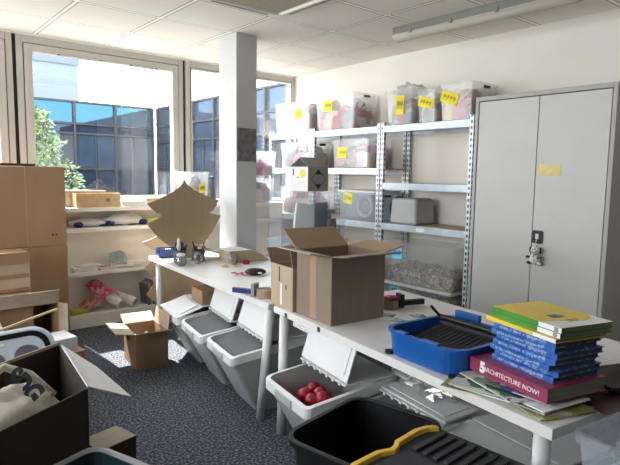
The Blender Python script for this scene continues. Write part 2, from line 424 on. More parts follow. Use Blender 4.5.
struct(MB().box(-2.55, D-.10, SILL-.03, W, D+.0, SILL).build('trim_3', M['white_wall'], bevel=.004))

# column
c = thing('column', 'square white painted column with a dark picture, behind the work table', 'column', (0, 0, 0))
c['kind'] = 'structure'; del c['label']; del c['category']
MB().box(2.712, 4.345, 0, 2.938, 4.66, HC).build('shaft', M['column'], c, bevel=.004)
p = tag(MB().box(-.1065, -.004, -.155, .1065, 0, .155).build('picture', M['greyprint'], loc=(2.8275, 4.3445, 1.80)), 'dark mottled picture fixed on the grey side of the column', 'picture')

# ceiling lamp (unlit tube behind a clear cover)
l = thing('fluorescent_lamp', 'long unlit fluorescent batten with clear cover on the ceiling', 'ceiling lamp', (3.73, 2.5, HC), 1.2)
MB().box(-.062, -.78, -.058, .062, .80, .001).build('housing', M['lamp_base'], l, bevel=.006)
loops = []
for y, k in ((-.79, .9), (-.77, 1), (.79, 1), (.815, .85)):
    loops.append([Vector((.056*k*math.cos(R(a)), y, -.056 - .06*k*math.sin(R(a)))) for a in range(0, 181, 15)])
MB().loft(loops).build('diffuser', M['lamp_cover'], l, smooth=False)
MB().cyl((0, -.74, -.082), (0, .76, -.082), .016).build('tube', M['white'], l, smooth=True)
for y in (-.6, -.2, .2, .6):
    MB().box(-.068, y-.012, -.075, -.060, y+.012, -.035).build('clip', M['lamp_base'], l)
# air conditioning cassette
a = thing('air_conditioner', 'square ceiling air conditioning cassette with beige centre grille', 'air conditioner', (2.28, 3.22, HC), 0)
am = MB()
o1 = rrect(.87, .87, .03, 0); o2 = rrect(.86, .86, .03, -.035); i1 = rrect(.66, .66, .03, -.045); i2 = rrect(.62, .62, .03, -.012)
am.loft([o1, o2, i1, i2], False, False).build('frame', M['ac_white'], a)
MB().loft([rrect(.60, .60, .02, -.02), rrect(.60, .60, .02, -.034)]).build('grille', M['ac_grille'], a)
for (x, y, w, d) in ((0, .37, .5, .028), (0, -.37, .5, .028), (.37, 0, .028, .5), (-.37, 0, .028, .5)):
    MB().box(x-w/2, y-d/2, -.044, x+w/2, y+d/2, -.039).build('louvre', M['lamp_base'], a)

# ------------------------------------------------------------------ outside
def facade(name, label, loc, rz, n, pw, rows, matfn, colw):
    b = thing(name, label, 'building', loc, rz)
    zt = rows[-1][1]
    MB().box(-.1, .12, rows[0][0], n*pw+.1, 4, zt).build('block', M['fac_dark'], b)
    for i in range(n):
        for k, (z0, z1) in enumerate(rows):
            MB().box(i*pw+colw/2, 0.02, z0+.04, (i+1)*pw-colw/2, .1, z1-.04).build('window', matfn(i, k), b)
    for i in range(n+1):
        MB().box(i*pw-colw/2, -.06, rows[0][0], i*pw+colw/2, .12, zt).build('mullion', M['fac_frame'], b)
    for i in range(n):
        MB().box((i+.5)*pw-.018, -.02, rows[0][0], (i+.5)*pw+.018, .11, rows[-2][0]).build('thin_mullion', M['fac_frame'], b)
    for (z0, z1) in rows:
        MB().box(0, -.04, z1-.03, n*pw, .12, z1+.03).build('rail', M['fac_frame'], b)
    return b
rows1 = [(-3, -1.2), (-1.2, .2), (.2, 1.62), (1.62, 2.72), (2.72, 3.02), (3.02, 3.70)]
f1 = lambda i, k: M[('fac_dark', 'fac_blue', 'fac_dark', 'fac_pale' if i % 3 else 'fac_blue', 'fac_dark', 'fac_cyan')[k]]
facade('glass_office_building', 'glazed office building facing the window, cyan glass along its top', (1.4, 18, 0), 0, 5, 1.29, rows1, f1, .075)
rows2 = [(-3, -1.2), (-1.2, .2), (.2, 1.6), (1.6, 2.55), (2.55, 3.1), (3.1, 3.72)]
f2 = lambda i, k: M[('fac_dark', 'fac_blue', 'fac_pale', 'fac_pale' if i % 2 else 'fac_blue', 'fac_blue', 'fac_blue')[k]]
facade('office_wing', 'glazed side wing running towards the window on the right', (8.05, 18.0, 0), -90, 9, 1.3, rows2, f2, .075)
t = thing('tower_block', 'pale blue ribbed tower standing behind the glazed building', 'building', (6.1, 30, -2.3))
MB().box(-6, 0, 0, 2.95, 6, 9.3).build('wall', M['tower'], t); MB().box(-6.1, -.08, 9.3, 3.02, 6, 9.75).build('parapet', M['tower_edge'], t)
struct(MB().box(-12, D+.3, -3.3, 30, 45, -3).build('ground', M['paving']))
tr = thing('garden_tree', 'leafy green tree just outside the window on the left', 'tree', (2.02, 9, -3))
MB().tube([(0, 0, 0), (.03, 0, 2.2), (-.02, .02, 4.2)], .08).build('trunk', M['bark'], tr, smooth=True)
fm = MB(); rnd = random.Random(3)
for i in range(4200):
    a = rnd.random()*2*math.pi; zz = rnd.random(); rr = .80*math.sqrt(rnd.random())*(1-.75*max(0, (zz-.55)/.45))
    p = Vector((rr*math.cos(a), rr*math.sin(a)*.8, 2.7 + zz*2.75))
    d = Vector((rnd.uniform(-1, 1), rnd.uniform(-1, 1), rnd.uniform(-1, .6))).normalized(); e = d.orthogonal().normalized(); s = rnd.uniform(.03, .06)
    fm.add([p, p + d*s + e*s*.45, p + d*2*s, p + d*s - e*s*.45], [(0, 1, 2, 3)])
fm.build('foliage', M['foliage'], tr)

# ------------------------------------------------------------------ steel cabinet
cab = thing('steel_cabinet', 'tall grey two-door steel cabinet against the right wall', 'cabinet', (4.0, 2.10, 0))
bm = MB(); hw, ch, cd = .555, 2.19, .49
bm.box(.02, -hw, 0, cd, hw, .06); bm.box(.0, -hw, 0, cd, -hw+.03, ch); bm.box(.0, hw-.03, 0, cd, hw, ch)
bm.box(.0, -hw+.03, ch-.035, cd, hw-.03, ch); bm.box(cd-.01, -hw+.03, .06, cd, hw-.03, ch-.035); bm.box(.0, -hw+.03, 0, .02, hw-.03, .06)
bm.build('body', M['steel_edge'], cab, bevel=.003)
for s in (-1, 1):
    y0, y1 = (-hw+.036, -.003) if s < 0 else (.003, hw-.036)
    d = MB().box(.004, y0, .066, .026, y1, ch-.041).build('door', M['steel_grey'], cab, bevel=.003)
    if s < 0:
        lk = MB().loft([rrect(.10, .085, .016, 0), rrect(.10, .085, .016, .012)]).build('lock_plate', M['black'], d, loc=(.004, -.049, 1.075), rot=(0, R(-90), 0))
        MB().box(-.013, -.062, 1.06, -.0085, -.036, 1.10).build('handle', M['leg'], d, bevel=.002)
tag(MB().box(-.002, -.092, -.042, 0, .092, .042).build('paper_slip', M['note_pale'], loc=(4.003, 1.995, 1.59), rot=(R(2), 0, 0)), 'pale yellow paper slip stuck high on the cabinet door', 'note')
k = thing('dog_key_charm', 'small black and white spotted dog charm hanging from the cabinet lock', 'key charm', (3.965, 2.045, .86))
MB().blob((0, 0, .045), (.032, .040, .045), rough=.15).build('body', M['spotted'], k, smooth=True)
h = MB().blob((-.006, -.005, .115), (.034, .036, .034), rough=.1).build('head', M['spotted'], k, smooth=True)
for s in (-1, 1):
    MB().blob((0, s*.036, .115), (.010, .014, .026)).build('ear', M['black'], h, smooth=True)
for (y, z, s) in ((-.035, .015, 1), (.04, .015, 1), (-.04, .065, .8), (.055, .06, .8)):
    MB().blob((-.008, y, z), (.014*s, .022*s, .013*s)).build('leg', M['spotted'] if y < 0 else M['black'], k, smooth=True)
MB().tube([(0, 0, .145), (.005, .003, .175), (.0, -.006, .20)], .003).build('cord', M['leg'], k)

# ------------------------------------------------------------------ galvanised shelving, three units
SX0, SX1 = 4.05, 4.485
def shelving(y0, y1, levels, label):
    t = thing('shelving_unit', label, 'shelving', (SX0, (y0+y1)/2, 0), group='galvanised shelving units along the right wall')
    h = (y1-y0)/2; dx = SX1-SX0
    for (px, py) in ((0, -h), (0, h), (dx, -h), (dx, h)):
        sx = 1 if px == 0 else -1; sy = 1 if py < 0 else -1
        q = MB().box(-.018 if sx > 0 else -.018, -.018, 0, .018, .018, 2.06)
        q.build('post', M['post'], t, loc=(px + sx*.018, py + sy*.018, 0))
    for z in levels:
        s = MB().box(.008, -h+.01, z-.012, dx-.008, h-.01, z).build('shelf', M['board'], t)
        for x in (0.001, dx-.013):
            MB().box(x, -h+.036, z-.062, x+.012, h-.036, z+.004).build('beam', M['galv'], s, bevel=.002)
    return t
S1 = [2.02, 1.455, 1.05, .33, .05]; S2 = [2.02, 1.60, 1.04, .33, .05]
shelving(2.70, 3.765, S1, 'galvanised steel shelving unit beside the grey cabinet')
shelving(3.78, 4.845, S2, 'middle galvanised steel shelving unit of the three')
shelving(4.86, 5.70, S2, 'galvanised steel shelving unit in the corner by the window')
tag(MB().box(-.002, -.05, -.018, 0, .05, .018).build('shelf_label', M['white'], loc=(4.049, 3.23, 1.02)), 'small white label on the front beam below the middle shelf', 'label')

def tubloft(w, d, h, taper, wall, r, rim=0, rimh=0):
    lo = [rrect(w-2*taper, d-2*taper, r*.8, 0)]
    if rim:
        lo += [rrect(w-2*taper*.1, d-2*taper*.1, r, h-rimh), rrect(w+2*rim, d+2*rim, r+rim, h-rimh), rrect(w+2*rim, d+2*rim, r+rim, h)]
    else:
        lo += [rrect(w, d, r, h)]
    lo += [rrect(w-2*wall, d-2*wall, max(.004, r-wall), h), rrect(w-2*taper-2*wall, d-2*taper-2*wall, max(.004, r*.8-wall), wall)]
    return lo

def scribble(parent, w, h, m, seed, mtx):
    rr = random.Random(seed); sm = MB(); n = 4
    for i in range(n):
        x = -w*.32 + i*w*.2; zig = [(x, -h*.2), (x + w*.06*rr.random(), h*.22), (x+w*.09, -h*.05*rr.random()), (x+w*.13, h*.2*rr.random())]
        for a, b in zip(zig, zig[1:]):
            a = Vector((a[0], a[1], 0)); b = Vector((b[0], b[1], 0)); e = (b-a).orthogonal().normalized(); e = Vector((-(b-a).y, (b-a).x, 0)).normalized()*.004
            sm.slab([a-e, b-e, b+e, a+e], .0008)
    o = sm.build('handwriting', m, parent); o.matrix_local = mtx; return o

def clear_box(label, loc, wx, wy, h, mt, note=None, lid=None, rz=0, group='clear storage boxes', contents=None, clabel=None, fill=.95, seed=1, handle=True, cl_split=None):
    """front face is local -x"""
    t = thing('storage_box', label, 'storage box', loc, rz, group)
    MB().loft(tubloft(wx, wy, h, .018, .004, .03, .008, .018)).build('body', mt, t)
    if lid:
        MB().loft([rrect(wx+.01, wy+.01, .035, h+.002), rrect(wx+.02, wy+.02, .035, h+.004), rrect(wx+.02, wy+.02, .035, h+.022), rrect(wx-.03, wy-.03, .03, h+.024)]).build('lid', lid, t)
    if handle:
        MB().box(-.045, -wy/2-.014, h-.045, .045, -wy/2-.002, h-.02).build('handle', M['black'], t, bevel=.003)
    if note:
        (ny, nz, nw, nh, ang, nm) = note
        xw = -wx/2 + .018*(1-nz/h) - .001
        n = MB().box(-.0015, -nw/2, -nh/2, 0, nw/2, nh/2).build('sticky_note', nm, t)
        n.matrix_local = Matrix.Translation((xw, ny, nz)) @ Matrix.Rotation(R(ang), 4, 'X') @ Matrix.Rotation(-math.atan2(.018, h), 4, 'Y')
        n['label'] = ('cyan' if nm is M['note_cyan'] else 'yellow') + ' sticky note'
        scribble(n, nw, nh, M['ink_olive'] if nm is M['note'] else M['navy'], seed, frame_mtx((-.0025, 0, 0), (0, -1, 0), (0, 0, 1)))
    if contents:
        cm = MB(); rr = random.Random(seed); kx, ky, kz = wx/2-.05, wy/2-.05, h*fill
        nn = 16
        for i in range(nn):
            rad = rr.uniform(.06, .10)
            rad = min(rad, wx*.3, wy*.3, h*.38)
            x = rr.uniform(-1, 1)*(wx/2-.03-rad); y = rr.uniform(-1, 1)*(wy/2-.03-rad); z = rr.uniform(rad+.012, max(rad+.02, h*fill-rad))
            cm.blob((x, y, z), (rad, rad, rad*.95), 12, 8, .35, 7, seed+i)
        # a settled heap over the whole base
        cm.loft([rrect(wx-.075, wy-.075, .03, .008), rrect(wx-.06, wy-.06, .03, h*fill*.35), rrect(wx-.09, wy-.09, .03, h*fill*.62)])
        co = cm.build('box_contents', contents, loc=loc, rot=(0, 0, R(rz)), smooth=False)
        tag(co, clabel, 'craft materials', 'contents of the storage boxes', 'stuff')
    return t
NB = lambda y, z, a=0, w=.13, h=.115: (y, z, w, h, a, M['note'])
Zt = 2.026
# top of the unit by the cabinet
clear_box('small clear box left of three on top of the shelves beside the cabinet', (4.235, 3.57, Zt), .32, .345, .335, M['box_clear'], (-.01, .19, .10, .18, 4, M['note']), contents=M['scraps_pale'], clabel='pale scraps in the left clear box atop the shelves by the cabinet', seed=11)
clear_box('narrow clear box in the middle of three on top of the shelves', (4.235, 3.235, Zt), .32, .24, .31, M['box_clear'], (.01, .185, .17, .09, 16, M['note']), contents=M['scraps_grey'], clabel='grey scraps in the narrow middle box on top of the shelves', seed=12)
clear_box('open clear box with dark red fabric nearest the cabinet on top of the shelves', (4.255, 2.905, Zt), .38, .36, .32, M['box_clear'], (.07, .20, .185, .10, 20, M['note']), contents=M['scraps_dark'], clabel='dark red fabric in the clear box nearest the cabinet', seed=13)
MB_bag = MB().blob((0, 0, .05), (.14, .15, .06), 18, 10, .7, 9, 4)
tag(MB_bag.build('plastic_bag', M['film'], loc=(4.27, 3.58, Zt+.30)), 'crumpled clear bag poking out of the left small box atop the shelves', 'bag')
# top of the middle and corner units
clear_box('large clear box on top of the middle shelves with red brown fabric', (4.25, 4.50, Zt), .37, .64, .385, M['box_clear'], NB(.10, .27, 5), contents=M['scraps_red'], clabel='red brown and grey fabric in the large clear box on the middle shelves', fill=.9, seed=21)
clear_box('large clear box on top of the corner shelves by the window', (4.25, 5.265, Zt), .37, .70, .37, M['box_clear'], NB(-.12, .22, 4), contents=M['scraps_grey'], clabel='grey and pink scraps in the clear box on the corner shelves', seed=22)
# second level
clear_box('clear box with purple scraps on the second shelf of the middle unit', (4.25, 4.24, 1.606), .36, .58, .31, M['box_clear'], NB(.12, .17, 3), contents=M['scraps_purple'], clabel='purple and green scraps in the box on the second middle shelf', seed=31, fill=.85)
clear_box('clear box with pale scraps on the second shelf by the window', (4.25, 5.20, 1.606), .36, .6, .31, M['box_clear'], None, contents=M['scraps_pale'], clabel='pale scraps in the box on the second shelf by the window', seed=32)
# third level
rb = clear_box('bluish lidded clear box holding a coiled white reel on the third shelf', (4.25, 4.12, 1.046), .37, .56, .30, M['box_blue'], NB(.13, .235, 8, .14, .12), lid=M['bin_lid'])
rl = thing('cable_reel', 'white coiled reel standing inside the bluish clear box', 'reel', (4.20, 4.08, 1.056))
rm = MB(); loops = []
for i in range(28):
    a = 2*math.pi*i/28; cy, cz = math.cos(a), math.sin(a)
    loops.append([Vector((.05*math.cos(b), cy*(.105+.03*math.sin(b)), .140+cz*(.105+.03*math.sin(b)))) for b in [2*math.pi*j/10 for j in range(10)]])
loops.append(loops[0]); rm.loft(loops, False, False).build('coil', M['white'], rl, smooth=True)
MB().cyl((-.03, 0, .14), (.03, 0, .14), .07, n=24).build('hub', M['bin'], rl)
gm = MB().loft([[(x, y, z) for (x, y) in ((-.15, -.17), (.15, -.17), (.15, .17), (-.15, .17))] for z in (0,)] + [[(x*.94, y*.94, z) for (x, y) in ((-.15, -.17), (.15, -.17), (.15, .17), (-.15, .17))] for z in (.26,)])
tag(gm.build('grey_crate', M['bin'], loc=(4.25, 3.50, 1.051), bevel=.03, seg=4), 'grey plastic tub on the third shelf of the unit beside the cabinet', 'tub')
tag(MB().lathe([(.125, 0), (.13, .01), (.13, .04), (.06, .045), (.05, .01)], (0, 0, 0), 28).build('black_reel', M['black'], loc=(4.30, 3.735, 1.19), rot=(R(90), 0, 0)), 'black round reel edge beside the grey tub on the third shelf', 'reel')
clear_box('clear box with pale scraps on the third shelf by the window', (4.25, 5.2, 1.046), .36, .6, .33, M['box_clear'], None, contents=M['scraps_purple'], clabel='coloured scraps in the box on the third shelf by the window', seed=35)
# low level
clear_box('flat clear box with white lid under the big box of small bits', (4.26, 3.28, .336), .40, .84, .105, M['box_clear'], (.25, .055, .13, .075, -4, M['note_cyan']), lid=M['bin_lid'], contents=M['floral_bits'], clabel='small loose bits in the flat clear box on the low shelf', seed=41, fill=.8)
bb = clear_box('big clear box of small shiny bits with a cyan note on the low shelf', (4.26, 3.28, .467), .40, .86, .415, M['box_clear'], (.24, .30, .13, .115, -4, M['note_cyan']))
hm = MB(); rr = random.Random(5)
for i in range(900):
    x = rr.uniform(-.165, .165); y = rr.uniform(-.395, .395); top = .17 + .05*mnoise.noise(Vector((x*6, y*6, 0)))
    edge = abs(x) > .14 or abs(y) > .37
    z = rr.uniform(.02, top) if edge else rr.uniform(top-.05, top)
    s = rr.uniform(.008, .02); d = Vector((rr.uniform(-1, 1), rr.uniform(-1, 1), rr.uniform(-1, 1))).normalized(); e = d.orthogonal().normalized()
    q = Vector((x, y, z)); hm.slab([q-d*s-e*s*.5, q+d*s-e*s*.5, q+d*s+e*s*.5, q-d*s+e*s*.5], .006)
hm.box(-.15, -.38, .01, .15, .38, .13)
tag(hm.build('box_contents', M['floral_bits'], loc=(4.26, 3.28, .468)), 'heap of small shiny metal and glass bits in the big clear box', 'craft materials', 'contents of the storage boxes', 'stuff')
tag(MB().box(-.17, -.24, 0, .17, .24, .30).build('brown_box', M['card_light'], loc=(4.26, 4.15, .336), bevel=.004), 'plain brown carton on the low shelf of the middle unit', 'box')
tag(MB().box(-.17, -.22, 0, .17, .22, .30).build('pale_box', M['card_light'], loc=(4.26, 5.25, .336), bevel=.004), 'plain brown carton on the low shelf of the corner unit', 'box')

# ------------------------------------------------------------------ cartons
def flap(name, parent, p0, p1, out, ang, ln, m, th=.006, skew=0):
    p0 = Vector(p0); p1 = Vector(p1); o = Vector(out)
    d = o*math.sin(R(ang)) + Vector((0, 0, 1))*math.cos(R(ang))
    ax = (p1-p0).normalized()
    return MB().slab([p0, p1, p1 + d*ln - ax*skew, p0 + d*ln + ax*skew], th).build(name, m, parent)
def carton(name, label, loc, rz, w, d, h, flaps=None, m=None, fm=None, inner=None, tape=None, cat='box', group=None):
    """open carton; local x: width w, local y: depth d; flaps {side: (angle from upright, length)}"""
    m = m or M['card']; fm = fm or m
    t = thing(name, label, cat, loc, rz, group); th = .006; a, b = w/2, d/2
    b_ = MB(); b_.box(-a, -b, 0, a, -b+th, h); b_.box(-a, b-th, 0, a, b, h); b_.box(-a, -b+th, 0, -a+th, b-th, h); b_.box(a-th, -b+th, 0, a, b-th, h); b_.box(-a+th, -b+th, 0, a-th, b-th, th)
    b_.build('body', m, t, bevel=.002)
    S = {'f': ((-a, -b, h), (a, -b, h), (0, -1, 0)), 'b': ((a, b, h), (-a, b, h), (0, 1, 0)), 'l': ((-a, b, h), (-a, -b, h), (-1, 0, 0)), 'r': ((a, -b, h), (a, b, h), (1, 0, 0))}
    for s, v in (flaps or {}).items():
        flap('flap', t, *S[s], v[0], v[1], v[2] if len(v) > 2 else fm)
    for (s, u, tw, z0, z1) in (tape or ()):
        if s == 'l': MB().box(-a-.0015, u-tw/2, z0, -a-.0002, u+tw/2, z1).build('tape', M['tape'], t)
        if s == 'f': MB().box(u-tw/2, -b-.0015, z0, u+tw/2, -b-.0002, z1).build('tape', M['tape'], t)
    return t

# big stacked cartons on the left
b1 = thing('large_carton', 'large brown carton on the floor, lower one of the tall stack by the window', 'box', (.93, 5.23, 0), 0)
MB().box(-.465, -.145, 0, .465, .145, .868).build('body', M['card'], b1, bevel=.006)
MB().box(-.465, -.1465, .78, .465, -.1452, .868).build('tape', M['card'], b1)
b2 = thing('large_carton', 'large brown carton on top of the other tall carton by the window', 'box', (.925, 5.235, .87), 0)
MB().box(-.47, -.148, 0, .47, .148, .695).build('body', M['card'], b2, bevel=.006)
MB().box(.145, -.1495, .02, .153, -.148, .69).build('seam', M['tape'], b2)
for i in range(2): MB().box(.345+i*.03, -.1495, .09, .36+i*.03, -.148, .105).build('printed_mark', M['ink'], b2)
tag(MB().box(-.35, -.10, 0, .25, .10, .022).build('dark_board', M['card_dark'], loc=(.92, 5.23, 1.567)), 'dark flat board lying on top of the tall carton stack', 'board')
# medium cartons in front
b3 = thing('taped_carton', 'small carton wrapped in shiny tape in front of the tall cartons', 'box', (.80, 4.72, .59), 4)
MB().box(-.17, -.12, 0, .17, .12, .31).build('body', M['card'], b3, bevel=.006)
for z in (.03, .14): MB().box(-.172, -.1225, z, .172, -.120, z+.075).build('tape', M['shiny_tape'], b3)
MB().box(.168, -.122, .01, .1725, .122, .30).build('tape', M['shiny_tape'], b3)
b3b = tag(MB().box(-.2, -.16, 0, .2, .16, .585).build('support_carton', M['card'], loc=(.78, 4.74, 0), bevel=.006), 'brown carton on the floor under the tape-wrapped carton', 'box')
b4 = carton('side_open_carton', 'battered brown carton lying on its side, open towards the room', (.79, 4.30, .44), 0, .42, .36, .36, None, M['card'])
b4.rotation_euler = (R(90), 0, R(2))
for ch in b4.children: pass
flap('flap', b4, (-.21, .18, .36), (.21, .18, .36), (0, 1, 0), 70, .10, M['shiny_tape'])
flap('flap', b4, (.21, -.18, .36), (.21, .18, .36), (1, 0, 0), 18, .10, M['shiny_tape'])
MB().box(-.20, -.17, .30, .06, .16, .306).build('inner_panel', M['card'], b4)
tag(MB().box(-.22, -.18, 0, .22, .18, .255).build('support_carton', M['card'], loc=(.79, 4.22, 0), bevel=.006), 'brown carton on the floor under the open side-lying carton', 'box')

# carton with lit flaps on the floor by the shelf
fb = carton('open_carton', 'small open carton with splayed flaps on the floor by the low shelves', (1.70, 4.10, 0), -7, .255, .36, .285,
            {'f': (72, .13, M['card_light']), 'l': (80, .15, M['card_light']), 'b': (62, .12, M['card_light']), 'r': (8, .12, M['card_light'])}, M['card'])
MB().box(-.129, .0, .19, -.1276, .08, .235).build('printed_mark', M['ink'], fb)
for i, (x, y) in enumerate(((-.06, .09), (.0, .05), (-.05, -.02), (.05, .11))):
    tag(MB().lathe([(.028, 0), (.028, .15), (.012, .17), (.012, .20), (.015, .205)], (0, 0, 0), 14).build('small_bottle', M['jar_glass'] if i % 2 else M['white'], loc=(1.70+x, 4.10+y, .008), smooth=False),
        ('white' if i % 2 == 0 else 'clear') + ' small bottle standing in the open carton, ' + ('far left', 'middle', 'near left', 'far right')[i], 'bottle', 'bottles in the small open carton')

# big open carton on the table and its small neighbour
TZ = .73
bc = carton('open_carton', 'big brown carton with raised flaps on the near table', (2.073, 2.213, TZ), -5, .375, .335, .372,
            {'f': (84, .135, M['card_grey']), 'b': (55, .18, M['card_in']), 'l': (80, .14, M['card_light']), 'r': (80, .17, M['card_in'])}, M['card_grey'], tape=[('l', 0, .06, .01, .36)])
fc = bc.children[0]
sc_ = carton('small_carton', 'smaller pale carton behind the big carton on the table edge', (2.035, 2.525, TZ), -7, .27, .262, .26,
             {'f': (-18, .10, M['card_grey']), 'b': (35, .10, M['card_grey']), 'r': (10, .12, M['card_grey'])}, M['card_light'])
MB().box(-.137, -.01, .02, -.1355, .012, .15).build('paper_strip', M['white'], sc_)
MB().box(-.1365, -.06, .12, -.1352, -.05, .15).build('printed_mark', M['ink'], sc_)
MB().box(-.1365, .02, .16, -.1352, .03, .25).build('slit', M['card_dark'], sc_)

# ------------------------------------------------------------------ tables
def table(label, org, ang, depth, length, legs, grp='white work tables'):
    t = thing('work_table', label, 'table', (org[0], org[1], 0), ang, grp)
    top = MB().box(0, 0, TZ-.038, depth, length, TZ).build('tabletop', M['table_white'], t, bevel=.003)
    MB().box(-.0016, .0, TZ-.037, 0.0, length, TZ-.002).build('edge_band', M['table_edge'], top)
    for (x, y, dx, dy) in legs:
        MB().cyl((x+dx, y+dy, 0), (x, y, TZ-.038), .026, .030, 16).build('leg', M['leg'], t, smooth=True)
    return t
nta, fta = -7.35, -4.68
near = table('near white work table carrying the big carton, blue tray and books', (1.655, .76), nta, 1.0, 1.86, ((.055, .07, 0, 0), (.035, 1.79, -.075, -.10), (.93, .08, 0, 0), (.93, 1.78, 0, 0)))
far = table('far white work table with pen pots, standing between column and bins', (1.892, 2.66), fta, .665, 2.255, ((.035, .035, -.085, -.02), (.06, 2.13, 0, 0), (.60, .08, 0, 0), (.60, 2.15, 0, 0)))
back = table('white side table behind the far work table, carrying the stacked clear boxes', (2.632, 3.42), fta, .90, .83, ((.06, .07, 0, 0), (.06, .76, 0, 0), (.84, .07, 0, 0), (.84, .76, 0, 0)))
def NT(u, v, z=TZ):
    a = R(nta); return (1.655 + u*math.cos(a) - v*math.sin(a), .76 + u*math.sin(a) + v*math.cos(a), z)
for (v, z, n) in ((1.71, .705, 0), (1.36, .71, 1)):
    MB().box(-.004, v-.012, z-.012, -.0016, v+.012, z+.014).build('worn_chip', M['card_dark'], near.children[0])

# cardboard tree cutouts
def tree_cut(name, label, tiers, cx, y, m, th, base, trunk, tilt=0):
    """tiers: list of (left x, left z, right x, right z, notch half width, notch z); first item is the tip (x, z)"""
    (tx, tz), rest = tiers[0], tiers[1:]
    Lp, Rp = [], []
    px_l = px_r = tx; pz = tz
    for (lx, lz, rx, rz_, nl, nr, nz) in rest:
        for k in range(1, 9):
            s = k/8; e = s**1.45
            Lp.append((px_l + (lx-px_l)*s**1.8, pz + (lz-pz)*s))
            Rp.append((px_r + (rx-px_r)*s**1.8, pz + (rz_-pz)*s))
        for k in range(1, 6):
            s = k/5
            Lp.append((lx + (nl-lx)*s, lz + (nz-lz)*math.sin(s*math.pi/2)))
            Rp.append((rx + (nr-rx)*s, rz_ + (nz-rz_)*math.sin(s*math.pi/2)))
        px_l, px_r, pz = nl, nr, nz
    Lp.append((px_l + .0, base)); Rp.append((px_r, base))
    poly = [(tx, tz)] + Rp + Lp[::-1]
    mb = MB(); k = len(poly)
    f0 = [(x-cx, -th/2, z-base) for x, z in poly]; f1 = [(x-cx, th/2, z-base) for x, z in poly]
    mb.add(f0 + f1, [tuple(range(k)), tuple(reversed(range(k, 2*k)))] + [(i, k+i, k+(i+1) % k, (i+1) % k) for i in range(k)])
    o = mb.build(name, m, loc=(cx, y, base), rot=(R(tilt), 0, 0))
    return tag(o, label, 'tree cutout')
tree_cut('cardboard_tree', 'large grey brown cardboard fir tree cutout standing on the far table', [(2.305, 1.472),
         (1.945, 1.252, 2.672, 1.268, 2.075, 2.565, 1.155), (1.935, 1.075, 2.69, 1.12, 2.21, 2.44, .845)], 2.31, 4.60, M['card_tree'], .012, TZ+.001, .1)
tree_cut('sunlit_tree_tiers', 'added orange fir tree cutout behind the far table, coloured as sunlit lower tiers', [(2.43, 1.22),
         (2.22, 1.02, 2.68, 1.02, 2.30, 2.58, .97), (2.073, .85, 2.82, .85, 2.22, 2.66, .76), (2.088, .60, 2.86, .60, 2.2, 2.72, .50), (2.10, .33, 2.9, .33, 2.25, 2.7, .22)], 2.45, 5.03, M['card_sunlit'], .014, .0, .1)  # added cutout, its orange stands in for sunlit tiers of the cardboard tree

# curved cardboard pieces by the column
cp = MB(); L = 14
for k in range(1):
    pts = [(2.30 + .40*s, .02 + .0*s, .145*(1-s)**1.2 + .004) for s in [i/L for i in range(L+1)]]
    lo = []
    for (x, y, z) in pts:
        lo.append([Vector((x-2.5, -.10, z)), Vector((x-2.5, .10, z)), Vector((x-2.5, .10, z+.008)), Vector((x-2.5, -.10, z+.008))])
    cp.loft(lo)
tag(cp.build('bent_cardboard', M['card_light'], loc=(2.50, 4.38, TZ), rot=(0, 0, R(-20))), 'bent strip of cardboard leaning beside the pen pots near the column', 'cardboard')
cp = thing('paper_tray', 'low brown tray with a white paper top at the foot of the column', 'tray', (2.66, 4.17, TZ), -6)
lo = []
for i in range(13):
    s = i/12; x = -.17 + .40*s; h = .105*(1 - max(0, (s-.45)/.55)**2) + .004
    lo.append([Vector((x, -.10, 0)), Vector((x, .13, 0)), Vector((x, .13, h)), Vector((x, -.10, h))])
MB().loft(lo).build('body', M['card_light'], cp)
lo = []
for i in range(13):
    s = i/12; x = -.175 + .405*s; h = .105*(1 - max(0, (s-.45)/.55)**2) + .0055
    lo.append([Vector((x, -.105, h)), Vector((x, .132, h)), Vector((x, .132, h+.003)), Vector((x, -.105, h+.003))])
MB().loft(lo).build('paper_top', M['white'], cp)
tag(MB().slab([(-.16, -.11, 0), (.17, -.09, 0), (.16, .11, 0), (-.15, .10, 0)], .012).build('paper_pad', M['white'], loc=(2.40, 4.42, TZ+.0065)), 'white paper pad lying between the pen pots and the column', 'paper')

# things on the far table
bt = thing('blue_tray', 'small navy blue open tray at the far end of the work table', 'tray', (2.205, 4.77, TZ), -12)
MB().loft(tubloft(.19, .16, .085, .006, .006, .015)).build('body', M['navy'], bt)
MB().blob((0, -.01, .05), (.05, .035, .03), rough=.5, seed=3).build('white_tissue', M['white'], bt)
def pot(label, loc, r, h, pens, seed):
    t = thing('pen_pot', label, 'pen pot', loc, 0, 'grey pen pots on the far table')
    MB().lathe([(r*.92, 0), (r, h), (r-.004, h), (r*.92-.004, .005)], (0, 0, 0), 22).build('cup', M['smoke'], t)
    rr = random.Random(seed)
    for i in range(pens):
        a = rr.random()*6.28; q = r*.7*rr.random()
        p0 = Vector((q*math.cos(a)*.6, q*math.sin(a)*.6, .008)); d = Vector((math.cos(a)*.28, math.sin(a)*.28, 1)).normalized()
        ln = rr.uniform(.13, .18); cm = rr.choice(['black', 'navy', 'black', 'red', 'ink', 'white', 'teal', 'black'])
        o = MB().cyl((0, 0, 0), d*ln, .006, .006, 8).cyl(d*ln, d*(ln+.012), .006, .002, 8).build('pen', M[cm], loc=tuple(Vector(loc)+p0))
        wd = {'black': 'black', 'navy': 'navy blue', 'red': 'red', 'ink': 'black', 'white': 'white', 'teal': 'dark green'}[cm]
        tag(o, '%s pen standing in the %s' % (wd, 'left grey pot behind the glass jar' if seed == 1 else 'right grey pot on the far table'), 'pen', 'pens in the %s pot' % ('left' if seed == 1 else 'right'))
    return t
